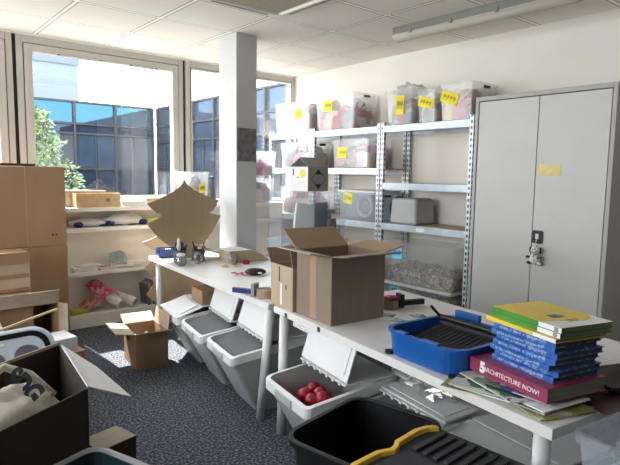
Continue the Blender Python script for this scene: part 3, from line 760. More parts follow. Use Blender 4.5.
pot('left grey pen pot full of markers behind the glass jar', (2.155, 4.40, TZ), .058, .115, 12, 1)
pot('right grey pot with two black pens on the far table', (2.315, 4.36, TZ), .062, .105, 6, 2)
gb = thing('glue_bottle', 'white glue bottle sticking out of the left pen pot', 'bottle', (2.15, 4.41, TZ+.008))
MB().lathe([(.02, 0), (.02, .14), (.013, .155), (.013, .175)], (0, 0, 0), 14).build('bottle', M['white'], gb, smooth=False)
MB().lathe([(.014, .175), (.014, .195), (.006, .205), (.005, .215)], (0, 0, 0), 14).build('cap', M['white'], gb)
j = thing('glass_jar', 'small round glass jar with pale lid in front of the pen pots', 'jar', (2.085, 4.235, TZ))
MB().lathe([(.03, 0), (.052, .025), (.054, .05), (.035, .082), (.034, .09), (.032, .09), (.05, .05), (.03, .004)], (0, 0, 0), 22).build('bowl', M['jar_glass'], j, smooth=True)
MB().lathe([(.037, .088), (.038, .104), (.030, .106)], (0, 0, 0), 22).build('lid', M['white'], j)
MB().lathe([(.028, .004), (.047, .025), (.048, .045), (.02, .05)], (0, 0, 0), 18).build('filling', M['smoke'], j)
j = thing('tape_roll', 'clear tape roll standing between the jar and the right pot', 'tape', (2.255, 4.245, TZ+.05), 20)
rm = MB(); loops = []
for (r_, x) in ((.05, -.012), (.05, .012), (.034, .012), (.034, -.012), (.05, -.012)):
    loops.append([Vector((r_*math.cos(2*math.pi*i/24), x, r_*math.sin(2*math.pi*i/24))) for i in range(24)])
rm.loft(loops, False, False).build('roll', M['jar_glass'], j)
gw = thing('glass_bowl', 'small clear glass candle holder near the column', 'glass', (2.52, 4.10, TZ))
MB().lathe([(.035, 0), (.045, .03), (.045, .085), (.042, .085), (.042, .03), (.03, .006)], (0, 0, 0), 22).build('glass', M['jar_glass'], gw, smooth=True)
MB().lathe([(.034, .006), (.04, .03), (.0401, .035), (.01, .036)], (0, 0, 0), 20).build('wax', M['card_light'], gw)
tag(MB().lathe([(.03, 0), (.032, .03), (.02, .034)], (0, 0, 0), 16).build('red_pot', M['red'], loc=(2.60, 4.0, TZ)), 'small red brown pot beside the glass candle holder', 'pot')
tag(MB().lathe([(.024, 0), (.026, .026), (.016, .028)], (0, 0, 0), 16).build('brown_pot', M['card'], loc=(2.48, 4.02, TZ)), 'tiny brown pot in front of the glass candle holder', 'pot')
def ringpiece(r, x): 
    return MB().loft([[Vector(((r+dr)*math.cos(2*math.pi*i/20), (r+dr)*math.sin(2*math.pi*i/20), z)) for i in range(20)] for dr, z in ((0, 0), (0, x), (-.008, x), (-.008, 0), (0, 0))], False, False)
tag(ringpiece(.028, .016).build('wooden_ring', M['wood'], loc=(2.36, 3.97, TZ)), 'small wooden ring lying on the middle of the far table, left one', 'ring')
tag(ringpiece(.022, .016).build('wooden_ring', M['wood'], loc=(2.43, 3.93, TZ)), 'small wooden ring lying on the far table, right one', 'ring')
ov = thing('oval_case', 'black oval zip case on the far table behind the small carton', 'case', (2.36, 3.50, TZ), -35)
MB().blob((0, 0, .03), (.085, .05, .03), 20, 10).build('shell', M['black'], ov, smooth=True)
MB().box(.02, -.052, .022, .05, -.044, .034).build('zip_pull', M['white'], ov)
rr = random.Random(9)
for i in range(7):
    x, y = 2.27 + rr.uniform(-.07, .06), 3.60 + rr.uniform(-.06, .08)
    cname = ('pink', 'red', 'white')[i % 3]
    tag(MB().tube([(-.03, 0, .006), (0, .018, .012), (.03, -.005, .006)], .005, 6).build('ribbon_scrap', M[('pink_paper', 'red', 'white')[i % 3]], loc=(x, y, TZ), rot=(0, 0, rr.random()*6)),
        cname + ' ribbon scrap lying beside the black oval case', 'ribbon', 'ribbon scraps beside the oval case')
def tape_gun(label, loc, rz, top):
    t = thing('tape_dispenser', label, 'tape dispenser', loc, rz)
    MB().loft([rrect(.17, .034, .012, .012), rrect(.17, .034, .012, .042)]).build('handle', M['navy'] if top is None else M['black'], t, loc=(-.13, 0, 0))
    MB().box(-.06, -.035, .004, -.035, .035, .085).build('blade_plate', M['greyrim'] if top is None else M['black'], t, bevel=.003)
    r = ringpiece(.058, .052).build('tape_roll', M['tape'], t, loc=(.03, 0, .003))
    MB().lathe([(.0495, .005), (.0495, .05)], (0, 0, 0), 20).build('hub', M['card'] if top is None else M['red'], t, loc=(.03, 0, .001))
    if top:
        MB().blob((.02, 0, .066), (.055, .035, .012)).build('cover', top, t, smooth=True)
    return t
tape_gun('navy handled tape dispenser with brown roll on the table edge', (1.975, 2.86, TZ), -62, None)
tag(MB().tube([(0, 0, .008), (.04, .02, .014), (.06, .0, .02), (.03, -.02, .01)], .005, 6).build('ribbon_scrap', M['pink_paper'], loc=(2.06, 3.0, TZ)), 'pink ribbon scrap beside the navy tape dispenser', 'ribbon')
tape_gun('black tape dispenser with red top beside the big carton', (2.45, 2.14, TZ), 160, M['pink_paper'])
# printed pictures on the near table
for i, (x, y, a, w) in enumerate(((2.31, 2.05, 25, .12), (2.27, 1.92, 10, .11), (2.15, 1.79, 18, .12), (2.42, 1.93, 60, .12), (2.30, 1.78, 40, .11))):
    t = thing('photo_print', ('small print with blue picture lying %s on the near table' % ('beside the tape dispenser', 'among the other prints', 'nearest the table edge', 'farthest back', 'against the blue tray')[i]), 'print', (x, y, TZ), a, 'printed pictures by the blue tray')
    MB().box(-w*.6, -w*.45, .0005+.0006*i, w*.6, w*.45, .001+.0006*i).build('sheet', M['white'], t)
    MB().box(-w*.5, -w*.36, .001+.0006*i, w*.12, w*.36, .0014+.0006*i).build('picture', M['print_blue'], t)

# stacked clear boxes and the little card house
lb = clear_box('lower clear lidded box of the stack on the side table', (3.20, 3.88, TZ), .62, .46, .185, M['box_blue'], None, lid=M['box_blue'], rz=-5, contents=M['scraps_grey'], clabel='grey blue scraps in the lower stacked clear box', seed=51, handle=False)
ub = clear_box('tall clear box holding folders, stacked under the card house', (3.215, 3.90, TZ+.21), .62, .46, .415, M['box_thin'], None, lid=M['box_thin'], rz=-5, handle=False)
def inbox(name, label, x, y, w, d, h, m, tilt=0, cat='folder'):
    return tag(MB().box(-w/2, -d/2, 0, w/2, d/2, h).build(name, m, loc=(x, y, TZ+.216), rot=(0, R(tilt), R(-5)), bevel=.003), label, cat)
inbox('dark_folder', 'dark blue black folder standing in the tall clear box', 3.25, 3.76, .14, .05, .33, M['teal'])
inbox('teal_folder', 'dull teal folder standing in the tall clear box', 3.34, 3.78, .09, .05, .22, M['print_blue'])
inbox('olive_folder', 'olive grey folder standing in the tall clear box', 3.43, 3.80, .08, .05, .17, M['card_dark'])
inbox('white_sheets', 'white paper sheets leaning in the tall clear box', 3.06, 3.78, .22, .03, .32, M['white'], 7, 'paper')
tag(MB().lathe([(.06, 0), (.07, .02), (.055, .035)], (0, 0, 0), 20).build('round_disc', M['black'], loc=(3.37, 3.78, TZ+.44)), 'round black disc resting on the folders in the tall clear box', 'disc')
ho = thing('card_house', 'grey card house with a black diamond print, on top of the clear boxes', 'card house', (3.145, 3.80, TZ+.651), 2)
wx_, wy_, hh = .245, .25, .215
MB().box(-wx_/2, -wy_/2, 0, wx_/2, wy_/2, hh).build('walls', M['card_house'], ho)
rf = MB()
# roof: ridge runs along local x, dark triangular gable at local -x
rf.add([(-wx_/2, -wy_/2, hh+.001), (-wx_/2, wy_/2, hh+.001), (-wx_/2+.01, 0, hh+.088), (wx_/2, -wy_/2, hh+.001), (wx_/2, wy_/2, hh+.001), (wx_/2-.01, 0, hh+.088)],
       [(0, 3, 5, 2), (4, 1, 2, 5), (3, 4, 5), (0, 1, 4, 3), (0, 2, 1)])
rf.build('roof', M['card_house'], ho)
g = MB().slab([(-wx_/2-.003, -wy_/2+.008, hh+.005), (-wx_/2-.003, wy_/2-.008, hh+.005), (-wx_/2+.006, 0, hh+.080)], .002); g.build('gable_opening', M['black_matte'], ho)
g = MB().slab([(-wx_/2-.001, -wy_/2, 0), (-wx_/2-.001, wy_/2, 0), (-wx_/2-.001, wy_/2, hh), (-wx_/2-.001, -wy_/2, hh)], .002).build('white_panel', M['bin_lid'], ho)
g = MB()
g.cyl((-wx_/2-.004, -.055, .155), (-wx_/2-.001, -.055, .155), .038, n=24); g.build('gold_disc', M['yellow_cover'], ho)
MB().box(-wx_/2-.004, .065, .14, -wx_/2-.001, .078, .20).box(-wx_/2-.004, .0, .115, -wx_/2-.001, .014, .13).build('black_mark', M['black'], ho)
dm = MB(); yy = -wy_/2-.0015
dm.slab([(-.035, yy, .150), (.035, yy, .150), (0, yy, .195)], .002); dm.slab([(-.035, yy, .065), (0, yy, .02), (.035, yy, .065)], .002)
for (a, b) in (((0, .195), (.085, .108)), ((.085, .108), (0, .02)), ((0, .02), (-.085, .108)), ((-.085, .108), (0, .195))):
    a_ = Vector((a[0], yy, a[1])); b_ = Vector((b[0], yy, b[1])); e = Vector((-(b_-a_).z, 0, (b_-a_).x)).normalized()*.002
    dm.slab([a_-e, b_-e, b_+e, a_+e], .0015)
dm.build('diamond_print', M['black'], ho)

# ------------------------------------------------------------------ low cream shelves under the window
def low_unit(label, x0, x1, ztop):
    t = thing('low_shelf_unit', label, 'shelf unit', (x0, 5.365, 0), 0, 'low cream shelf units under the window')
    w = x1-x0; dp = .275
    MB().box(0, 0, 0, .02, dp, ztop-.03).build('side_panel', M['shelf_cream'], t); MB().box(w-.02, 0, 0, w, dp, ztop-.03).build('side_panel', M['shelf_cream'], t)
    MB().box(.02, dp-.012, 0, w-.02, dp, ztop-.03).build('back_panel', M['shelf_cream'], t)
    for z0, z1 in ((.0, .125), (.515, .55), (.945, .985)):
        MB().box(.02, 0, z0, w-.02, dp-.012, z1).build('shelf', M['shelf_cream'], t, bevel=.002)
    MB().box(0, -.005, ztop-.038, w, dp, ztop).build('top', M['shelf_cream'], t, bevel=.002)
    return t
low_unit('low cream shelf unit under the window between the cartons and the tree cutout', 1.40, 2.50, 1.18)
low_unit('low cream shelf unit under the window behind the column', 2.51, 4.02, 1.18)
# on top
t = thing('wooden_box', 'long pale wooden box on top of the low shelves by the cartons', 'box', (1.79, 5.46, 1.18), 0)
bmx = MB(); w, d, h = .43, .12, .135
bmx.box(-w/2, -d/2, 0, w/2, -d/2+.01, h); bmx.box(-w/2, d/2-.01, 0, w/2, d/2, h); bmx.box(-w/2, -d/2+.01, 0, -w/2+.01, d/2-.01, h); bmx.box(w/2-.01, -d/2+.01, 0, w/2, d/2-.01, h); bmx.box(-w/2+.01, -d/2+.01, 0, w/2-.01, d/2-.01, .01)
bmx.build('body', M['wood'], t)
MB().blob((.09, -d/2-.001, .07), (.022, .002, .022)).build('knot', M['card'], t, smooth=True)
tag(MB().box(-.2, -.05, 0, .2, .05, .16).build('light_carton', M['card_light'], loc=(1.70, 5.575, 1.18)), 'pale carton standing behind the long wooden box', 'box')
tag(MB().box(-.16, -.12, 0, .16, .12, .055).build('paper_stack', M['white'], loc=(2.18, 5.52, 1.18)), 'bright white paper stack on the low shelves right of the wooden box', 'paper')
tag(MB().box(-.11, -.10, 0, .11, .10, .028).build('wooden_tray', M['wood'], loc=(2.36, 5.46, 1.18+.056), rot=(0, 0, .1)), 'flat pale wooden tray beside the white paper stack', 'tray')
tag(MB().box(-.11, -.10, 0, .11, .10, .055).build('white_block', M['white'], loc=(2.37, 5.47, 1.18)), 'white block under the flat wooden tray', 'paper')
# second opening: folded clothes
def cloth(name, label, loc, size, m, seed):
    return tag(MB().blob((0, 0, size[2]), size, 22, 10, .35, 8, seed).build(name, m, loc=loc, smooth=True), label, 'textile', 'folded textiles on the low shelf')
cloth('folded_cloth', 'white and navy folded cloth, left one on the upper low shelf', (1.70, 5.48, .987), (.17, .09, .038), M['white'], 1)
cloth('folded_cloth', 'pale grey folded cloth, right one on the upper low shelf', (2.06, 5.48, .987), (.20, .09, .055), M['bag_white'], 2)
for i, (x, z) in enumerate(((1.60, .03), (1.90, .035), (2.24, .02))):
    tag(MB().blob((0, 0, .025), (.045, .05, .028), 14, 8, .3, 5, i).build('navy_cuff', M['navy'], loc=(x, 5.425, .987)), 'navy cloth end on the upper low shelf, ' + ('left', 'middle', 'right')[i], 'textile', 'navy cloth ends on the low shelf')
tag(MB().box(-.28, -.10, 0, .28, .10, .012).build('dark_folder', M['navy'], loc=(2.10, 5.53, .986)), 'dark folder lying under the folded cloths', 'folder')
tag(MB().box(-.06, -.05, 0, .06, .05, .09).build('small_wooden_box', M['wood'], loc=(1.60, 5.58, .986)), 'small wooden box at the back of the upper low shelf', 'box')
tag(MB().tube([(-.10, 0, .03), (0, .01, .045), (.10, 0, .03)], .03, 10).build('lime_roll', M['lime'], loc=(2.38, 5.44, .986)), 'lime green roll beside the tree cutout on the upper low shelf', 'roll')
# third opening: papers
for i in range(5):
    tag(MB().box(-.11, -.08, 0, .11, .08, .011).build('paper_pack', M['white'], loc=(1.66+.008*i*(-1)**i, 5.46, .5505+i*.0115), rot=(0, 0, R(3*i-6))), 'white paper pad in the left stack on the middle low shelf, ' + ('lowest', 'second from below', 'middle', 'second from top', 'topmost')[i], 'paper', 'paper pads on the middle low shelf')
for i, (x, m_, a) in enumerate(((1.86, 'scraps_pale', 10), (2.02, 'white', -14), (2.15, 'white', 6))):
    tag(MB().box(-.11, -.075, 0, .11, .075, .018).build('magazine', M[m_], loc=(x, 5.46, .5505+.0002+i*.019), rot=(0, 0, R(a))), ('pinkish', 'white', 'upper white')[i] + ' magazine on the middle low shelf', 'magazine', 'magazines on the middle low shelf')
fp = MB()
fp.slab([(-.10, -.06, .012), (.05, -.07, .03), (.06, .05, .12), (-.05, .06, .10)], .004); fp.slab([(.05, -.07, .03), (.10, -.03, .012), (.10, .05, .09), (.06, .05, .12)], .004)
tag(fp.build('folded_paper', mat('grey green paper', (.30, .40, .42), .8, scale=20, amt=.2), loc=(1.97, 5.45, .602)), 'crumpled grey green folded paper on the middle low shelf', 'paper')
# bottom opening
def roll(label, p0, p1, r, m, flat=1):
    t = thing('paper_roll', label, 'paper roll', p0, 0, 'rolls on the bottom low shelf')
    d = Vector(p1)-Vector(p0); n = 20; a = d.normalized().orthogonal().normalized(); b = d.normalized().cross(a)
    lp = lambda q, rr: [q + (a*math.cos(2*math.pi*i/n) + b*math.sin(2*math.pi*i/n))*rr for i in range(n)]
    z = Vector((0, 0, 0))
    MB().loft([lp(z, r*.7), lp(z, r), lp(d, r), lp(d, r*.7), lp(z, r*.7)], False, False).build('sheet', m, t, smooth=False)
    return t
roll('white paper roll with pink floral end, middle of the bottom low shelf', (1.97, 5.375, .185), (1.82, 5.555, .31), .055, M['white'])
roll('white paper roll on the right of the bottom low shelf', (2.13, 5.375, .18), (2.0, 5.56, .24), .05, M['white'])
tag(MB().blob((0, 0, 0), (.13, .05, .07), 18, 10, .3, 5, 3).build('floral_pouch', M['brown_paper'], loc=(1.70, 5.44, .225), rot=(R(10), R(-25), 0)), 'brown red floral wrapped pouch on the bottom low shelf', 'pouch')
pk = MB(); n = 10; lo = []
for i in range(n+1):
    s = i/n; ang = R(200 - 180*s)
    lo.append([Vector((.075*math.cos(ang), -.02, .06*math.sin(ang)+.06)), Vector((.075*math.cos(ang)-.13, .14, .06*math.sin(ang)+.18)), Vector((.08*math.cos(ang)-.13, .14, .065*math.sin(ang)+.18)), Vector((.08*math.cos(ang), -.02, .065*math.sin(ang)+.06))])
pk.loft(lo); tag(pk.build('pink_wrapping_paper', M['pink_paper'], loc=(1.90, 5.415, .19)), 'pink floral wrapping paper draped over the white roll', 'paper')
tag(MB().tube([(-.08, 0, .035), (.08, .01, .035)], .034, 12).build('lime_roll', M['lime'], loc=(1.58, 5.43, .126)), 'lime green roll at the left of the bottom low shelf', 'roll')
tag(MB().box(-.36, -.10, 0, .36, .10, .008).build('card_sheet', M['white'], loc=(1.95, 5.50, .1255)), 'grey white card sheet lying under the rolls', 'paper')
for i in range(4):
    tag(MB().box(-.012, -.09, 0, .012, .09, .22+.02*i).build('file', M[('smoke', 'greyrim', 'smoke', 'white')[i]], loc=(2.28+.032*i, 5.48, .1265), rot=(0, R(-6), 0)), 'upright grey file at the right end of the bottom low shelf, ' + ('first', 'second', 'third', 'fourth')[i] + ' from the left', 'file', 'upright files on the bottom shelf')
# behind the column on the window unit
clear_box('clear box with yellow note on the window shelf left of the column', (2.86, 5.50, 1.181), .24, .30, .36, M['box_clear'], (-.06, .18, .07, .10, 0, M['note']), rz=90, contents=M['scraps_pale'], clabel='pale things in the clear box left of the column', seed=61, handle=False)
bo = thing('tall_bottle', 'grey dispenser bottle with dark cap by the column', 'bottle', (3.06, 5.42, 1.181)); MB().lathe([(.03, 0), (.03, .26), (.02, .28)], (0, 0, 0), 16).build('bottle', M['smoke'], bo); MB().lathe([(.024, .281), (.024, .31), (.01, .315)], (0, 0, 0), 16).build('cap', M['navy'], bo)
clear_box('clear box with pale pink scraps on the window shelf right of the column', (3.70, 5.50, 1.181), .24, .44, .30, M['box_clear'], None, rz=90, contents=M['scraps_pale'], clabel='pale pink scraps in the clear box right of the column', seed=62, handle=False)
clear_box('upper clear box stacked right of the column on the window shelf', (3.72, 5.50, 1.50), .24, .44, .30, M['box_blue'], None, rz=90, contents=M['scraps_pink'], clabel='pink scraps in the upper clear box right of the column', seed=63, handle=False)

# ------------------------------------------------------------------ sorting bins
def bin_mesh(zf, zh):
    """tapered bin; local origin at front rim centre on the floor, +x to the back; rim slopes up to the hinge at x=.22"""
    w2 = .245
    mb = MB()
    def loop(z_of, x0, x1, hw, r, n=4):
        pts = []
        for (cx, cy, a0) in ((x1-r, hw-r, 0), (x0+r, hw-r, 90), (x0+r, -hw+r, 180), (x1-r, -hw+r, 270)):
            for i in range(n+1):
                a = R(a0+90*i/n); x = cx+r*math.cos(a); y = cy+r*math.sin(a)
                pts.append(Vector((x, y, z_of(x))))
        return pts
    zr = lambda off: (lambda x: (zf + (zh-zf)*min(1, x/.22)) + off)
    lo = [loop(lambda x: 0, .20, .50, .175, .03), loop(zr(-.046), .014, .548, w2-.012, .035), loop(zr(-.05), .0, .555, w2, .04), loop(zr(0), .0, .555, w2, .04),
          loop(zr(0), .022, .535, w2-.022, .03), loop(lambda x: .01, .21, .49, .165, .025)]
    mb.loft([lo[0], lo[1], lo[4], lo[5]])
    rim = MB().loft([lo[1], lo[2], lo[3], lo[4]], False, False)
    return mb, rim
def sort_bin(label, rimpt, rz, state, zf=.40, zh=.472, tilt=72):
    t = thing('sorting_bin', label, 'bin', (rimpt[0], rimpt[1], 0), rz, 'grey white sorting bins under the tables')
    bm_, rim_ = bin_mesh(zf, zh); bm_.build('body', M['bin'], t, bevel=.004); rim_.build('rim', M['bin_lid'], t)
    sl = math.atan2(zh-zf, .22)
    # rear fixed lid
    MB().box(.225, -.235, zh+.002, .55, .235, zh+.012).build('rear_lid', M['bin_lid'], t, bevel=.004)
    for k in range(7 if state != 'closed' else 0):
        MB().box(.216, -.20+k*.062, zh, .230, -.182+k*.062, zh+.014).build('hinge', M['bin_lid'], t)
    if state == 'closed':
        f = MB().slab([(-.004, -.24, zf+.006), (.215, -.24, zh+.006), (.215, .24, zh+.006), (-.004, .24, zf+.006)], .01).build('front_lid', M['bin_lid'], t, bevel=.003)
        MB().slab([(.03, -.19, zf+.022), (.18, -.19, zh-.005+.016), (.18, .19, zh-.005+.016), (.03, .19, zf+.022)], .006).build('lid_panel', M['bin_lid'], f, bevel=.002)
    else:
        a = R(tilt); ln = .215 if state == 'open' else .24
        d = Vector((math.cos(a), 0, math.sin(a))); h = Vector((.238, 0, zh+.018))
        p = lambda s, y: (h.x + d.x*s, y, h.z + d.z*s)
        f = MB().slab([p(0, -.235), p(ln, -.235), p(ln, .235), p(0, .235)], .012).build('front_lid', M['bin_lid'], t, bevel=.004)
        n = Vector((-d.z, 0, d.x))*.012
        MB().slab([tuple(Vector(p(.03, -.2))+n*.6), tuple(Vector(p(ln-.03, -.2))+n*.6), tuple(Vector(p(ln-.03, .2))+n*.6), tuple(Vector(p(.03, .2))+n*.6)], .006).build('lid_panel', M['bin_lid'], f)
    # front lip grip
    MB().box(-.008, -.09, zf-.048, .004, .09, zf-.006).build('grip', M['bin'], t, bevel=.003)
    return t
BR = -10
def rim_front(nearx, neary):   # near front corner -> centre of the front rim
    a = R(BR+90); return (nearx + .245*math.cos(a), neary + .245*math.sin(a))
A = rim_front(1.813, 3.762); B = rim_front(1.735, 3.245); C_ = rim_front(1.672, 2.735); D_ = rim_front(1.578, 1.90); E_ = rim_front(1.70, 1.395); F_ = rim_front(1.765, .885)
sort_bin('sorting bin with closed lid at the far end under the far table', A, BR, 'closed')
bB = sort_bin('open sorting bin with dark grey sheets, the farther of two under the far table', B, BR, 'open')
bC = sort_bin('sorting bin with dark grey sheets, nearest the table leg', C_, BR, 'open')
bD = sort_bin('sorting bin with red balls under the near table', D_, BR, 'open')
bE = sort_bin('sorting bin with folded-back lid, behind the black crate', E_, BR, 'open', .36, .42, 4)
bF = sort_bin('closed sorting bin behind the black yellow-edged lid', F_, BR, 'closed', .37, .43)
MB().cyl((.33, -.02, .441), (.33, -.02, .446), .014, n=16).build('lock_hole', M['black'], bF)
for P, lab in ((B, 'stack of dark grey sheets filling the farther of the two open bins'), (C_, 'stack of dark grey sheets filling the open bin nearest the table leg')):
    mb = MB(); mb.loft([[(.10, -.19, .22), (.30, -.19, .22), (.30, .19, .22), (.10, .19, .22)], [(.03, -.212, .385), (.245, -.212, .452), (.245, .212, .452), (.03, .212, .385)]])
    tag(mb.build('grey_sheets', M['felt'], loc=(P[0], P[1], 0), rot=(0, 0, R(BR))), lab, 'sheets', 'dark grey sheets in the bins')
rr = random.Random(4); ca, sa = math.cos(R(BR)), math.sin(R(BR))
first = None; k = 0
balls = [(.09, -.13, .315), (.09, -.055, .31), (.09, .02, .315), (.085, .095, .31), (.16, -.15, .325), (.16, -.075, .33), (.165, 0, .325), (.16, .075, .33), (.235, -.12, .33), (.235, -.04, .335), (.235, .04, .33), (.12, -.09, .372), (.125, -.01, .374), (.195, -.05, .378), (.20, .03, .376), (.16, -.13, .39)]
bme = MB().blob((0, 0, 0), (.038, .038, .038), 18, 12)
for i, (x, y, z) in enumerate(balls):
    if first is None:
        first = bme.build('red_ball', M['red'], smooth=True); o = first
    else:
        o = first.copy(); COL.objects.link(o)
    o.location = (D_[0] + x*ca - y*sa, D_[1] + x*sa + y*ca, z)
    tag(o, 'shiny red ball in the pile inside the bin under the near table', 'ball', 'red balls in the sorting bin')
mb = MB().loft([[(.19, -.15, .012), (.48, -.15, .012), (.48, .15, .012), (.19, .15, .012)], [(.105, -.17, .272), (.38, -.17, .272), (.38, .17, .272), (.105, .17, .272)]])
tag(mb.build('red_filling', M['red'], loc=(D_[0], D_[1], 0), rot=(0, 0, R(BR))), 'mass of red balls below the visible ones in the bin', 'balls', None, 'stuff')
# things on the bins
tag(MB().box(-.16, -.12, 0, .16, .12, .11).build('flat_carton', M['card'], loc=(2.20, 3.85, .488), rot=(0, 0, R(-8)), bevel=.003), 'flat brown carton lying on the bins under the far table', 'box')
tag(MB().blob((0, 0, .07), (.09, .11, .07), 18, 10, .5, 7, 8).build('plastic_bag', M['film'], loc=(2.16, 3.40, .488)), 'crumpled clear bag on the rear lid of the farther open bin', 'bag')
tag(MB().blob((0, 0, .085), (.10, .19, .085), 26, 14, .6, 11, 5).build('plastic_bag', M['film'], loc=(2.13, 1.60, .442)), 'crumpled clear bag on the folded-back bin lid under the near table', 'bag')
for i in range(6):
    a = i*1.1
    tag(MB().tube([(-.03, 0, .012), (0, .02, .03), (.03, 0, .012), (.01, -.02, .008)], .006, 6).build('white_tie', M['white'], loc=(2.13+.03*math.cos(a), 1.60+.10*math.sin(a), .50), rot=(0, 0, a)), 'white tie inside the clear bag on the folded bin lid', 'tie', 'white ties in the clear bag')

# ------------------------------------------------------------------ black crate and yellow edged tote
cr = thing('black_crate', 'deep open black plastic crate on the floor in front of the bins', 'crate', (1.458, 1.391, 0), 10.5)
MB().loft(tubloft(.49, .41, .54, .045, .006, .07, .012, .022), True, True).build('body', M['black_crate'], cr, smooth=False)
MB().loft([rrect(.522, .442, .086, .541), rrect(.522, .442, .086, .546), rrect(.488, .408, .07, .546), rrect(.488, .408, .07, .541), rrect(.522, .442, .086, .541)], False, False).build('rim', M['charcoal'], cr)
to = thing('storage_tote', 'black lidded storage tote with a yellow edge in the foreground', 'storage tote', (1.37, .92, 0), 2.5)
MB().loft([rrect(.37, .36, .04, 0), rrect(.40, .40, .04, .575), rrect(.40, .40, .04, .58)]).build('body', M['black_matte'], to)
ld = MB().loft([rrect(.43, .47, .03, .58), rrect(.44, .48, .03, .585), rrect(.44, .48, .03, .61), rrect(.40, .44, .025, .612)]).build('lid', M['charcoal'], to)
for i in range(9):
    MB().box(.015, .17-.04*i-.012, .612, .19, .17-.04*i+.008, .622).build('rib', M['charcoal'], ld, bevel=.003)
MB().box(-.17, -.20, .612, -.005, .19, .6195).build('raised_panel', M['charcoal'], ld, bevel=.004)
yb = MB(); pts = [(-.225, .225), (-.10, .225), (-.075, .215), (-.05, .205), (-.025, .212), (.0, .228), (.12, .236), (.17, .225), (.20, .205)]
lo = [[Vector((x, y-.012, .598)), Vector((x, y+.014, .598)), Vector((x, y+.012, .628)), Vector((x, y-.008, .628))] for x, y in pts]
yb.loft(lo); yb.build('yellow_edge', M['yellow'], to, bevel=.003)

# ------------------------------------------------------------------ blue tray on the near table
bl = thing('blue_tub', 'large blue plastic tray with a black ribbed insert on the near table', 'tray', (1.985, 1.385, TZ), -5)
def tray_loop(w, d, r, z, dip=0):
    pts = rrect(w, d, r, z, n=5); out = []
    for p in pts: out.append(p)
    return out
lo = [rrect(.40, .39, .08, .0, n=6), rrect(.425, .415, .09, .012, n=6), rrect(.44, .43, .09, .105, n=6), rrect(.455, .445, .09, .107, n=6), rrect(.455, .445, .09, .118, n=6), rrect(.415, .405, .075, .118, n=6), rrect(.395, .385, .07, .014, n=6)]
MB().loft(lo).build('body', M['blue'], bl)
for (y0_, y1_) in ((-.12, -.03), (.06, .12)): MB().box(-.2315, y0_, .1185, -.205, y1_, .127).build('grip', M['blue'], bl, bevel=.004)
MB().box(.205, .02, .1185, .2315, .16, .150).build('grip', M['blue'], bl, bevel=.004)
for (x, y) in ((-.19, .185), (-.19, -.185)):
    MB().cyl((x-.012, y, .0), (x-.012, y, .014), .02, n=14).build('foot', M['black'], bl)
ki = thing('ribbed_insert', 'black ribbed rack with a raised bar lying in the blue tray', 'rack', (1.99, 1.39, TZ+.0145), -5)
MB().slab([(-.175, -.18, .02), (.175, -.18, .085), (.175, .175, .085), (-.175, .175, .02)], .012).build('base', M['black'], ki, bevel=.003)
for i in range(11):
    y = -.13+.026*i
    MB().box(-.13, y-.009, -.004, .10, y+.009, .004).build('rib', M['black_matte'], ki, loc=(0, 0, .0565), rot=(0, R(-11.5), 0))
MB().cyl((.13, -.19, .108), (.13, .185, .108), .012).build('bar', M['black'], ki)
MB().cyl((.13, .18, .105), (.07, .19, .165), .007).build('lever', M['black'], ki)
MB().box(.11, -.18, .055, .18, .17, .095).build('end_block', M['black_matte'], ki, bevel=.004)

# ------------------------------------------------------------------ books
bkr = -14
def book(name, label, c, z, w, l, th, cover, pages, rz, group=None, spine=None, coverframe=.0025):
    """spine on local -x"""
    t = thing(name, label, 'book', (c[0], c[1], z), rz, group)
    MB().box(-w/2+.004, -l/2+.004, coverframe, w/2-.004, l/2-.004, th-coverframe).build('pages', pages, t)
    cv = MB().box(-w/2, -l/2, 0, w/2, l/2, coverframe).box(-w/2, -l/2, th-coverframe, w/2, l/2, th).box(-w/2, -l/2, coverframe, -w/2+.003, l/2, th-coverframe)
    cv.build('cover', cover, t)
    return t
BC = (1.925, .965)
# magazines under the stack
M['cover_red'] = multi('dark red and black cover', [(.03, .01, .012), (.12, .012, .02), (.05, .01, .015), (.25, .22, .2)], 14, .4)
M['cover_a'] = multi('printed cover with green and white', [(.03, .16, .07), (.6, .6, .56), (.55, .56, .5), (.02, .05, .16), (.6, .6, .58)], 14, .35)
M['cover_b'] = multi('printed cover with navy and grey', [(.02, .04, .16), (.4, .42, .44), (.55, .55, .52), (.12, .16, .1)], 11, .35)
M['cover_c'] = multi('olive printed cover', [(.26, .28, .06), (.34, .34, .12), (.5, .5, .4), (.2, .2, .06)], 12, .35)
mags = [(-.10, .13, 0, 'cover_c', 30), (-.085, -.06, 1, 'cover_c', -8), (-.10, .06, 2, 'white', 22), (-.09, -.01, 3, 'cover_b', 10), (-.105, .09, 4, 'cover_a', 28), (-.075, -.03, 5, 'white', 2), (-.085, .05, 6, 'cover_a', -6), (.05, -.04, 7, 'black_matte', -6), (-.06, .0, 8, 'cover_b', 14)]
mw = ('olive', 'greenish olive', 'white', 'navy and grey', 'green and white slanting', 'plain white', 'green and white straight', 'black', 'uppermost navy and grey')
for (dx, dy, i, m_, a) in mags:
    tag(MB().box(-.12, -.15, 0, .12, .15, .0042).build('magazine', M[m_], loc=(BC[0]+dx, BC[1]+dy, TZ+.0002+i*.0044), rot=(0, 0, R(bkr+a))), mw[i] + ' magazine in the loose pile under the magenta book', 'magazine', 'magazines under the book stack')
z = TZ + .0002 + 9*.0044 + .0005
mb_ = book('magenta_book', 'thick magenta book with white spine lettering under the blue books', BC, z, .30, .37, .052, M['mag_spine'], M['pages'], bkr)
text_mesh('spine_lettering', 'ARCHITECTURE NOW!', .0255, M['white'], mb_, frame_mtx((-.1506, -.02, .025), (0, -1, 0), (0, 0, 1)))
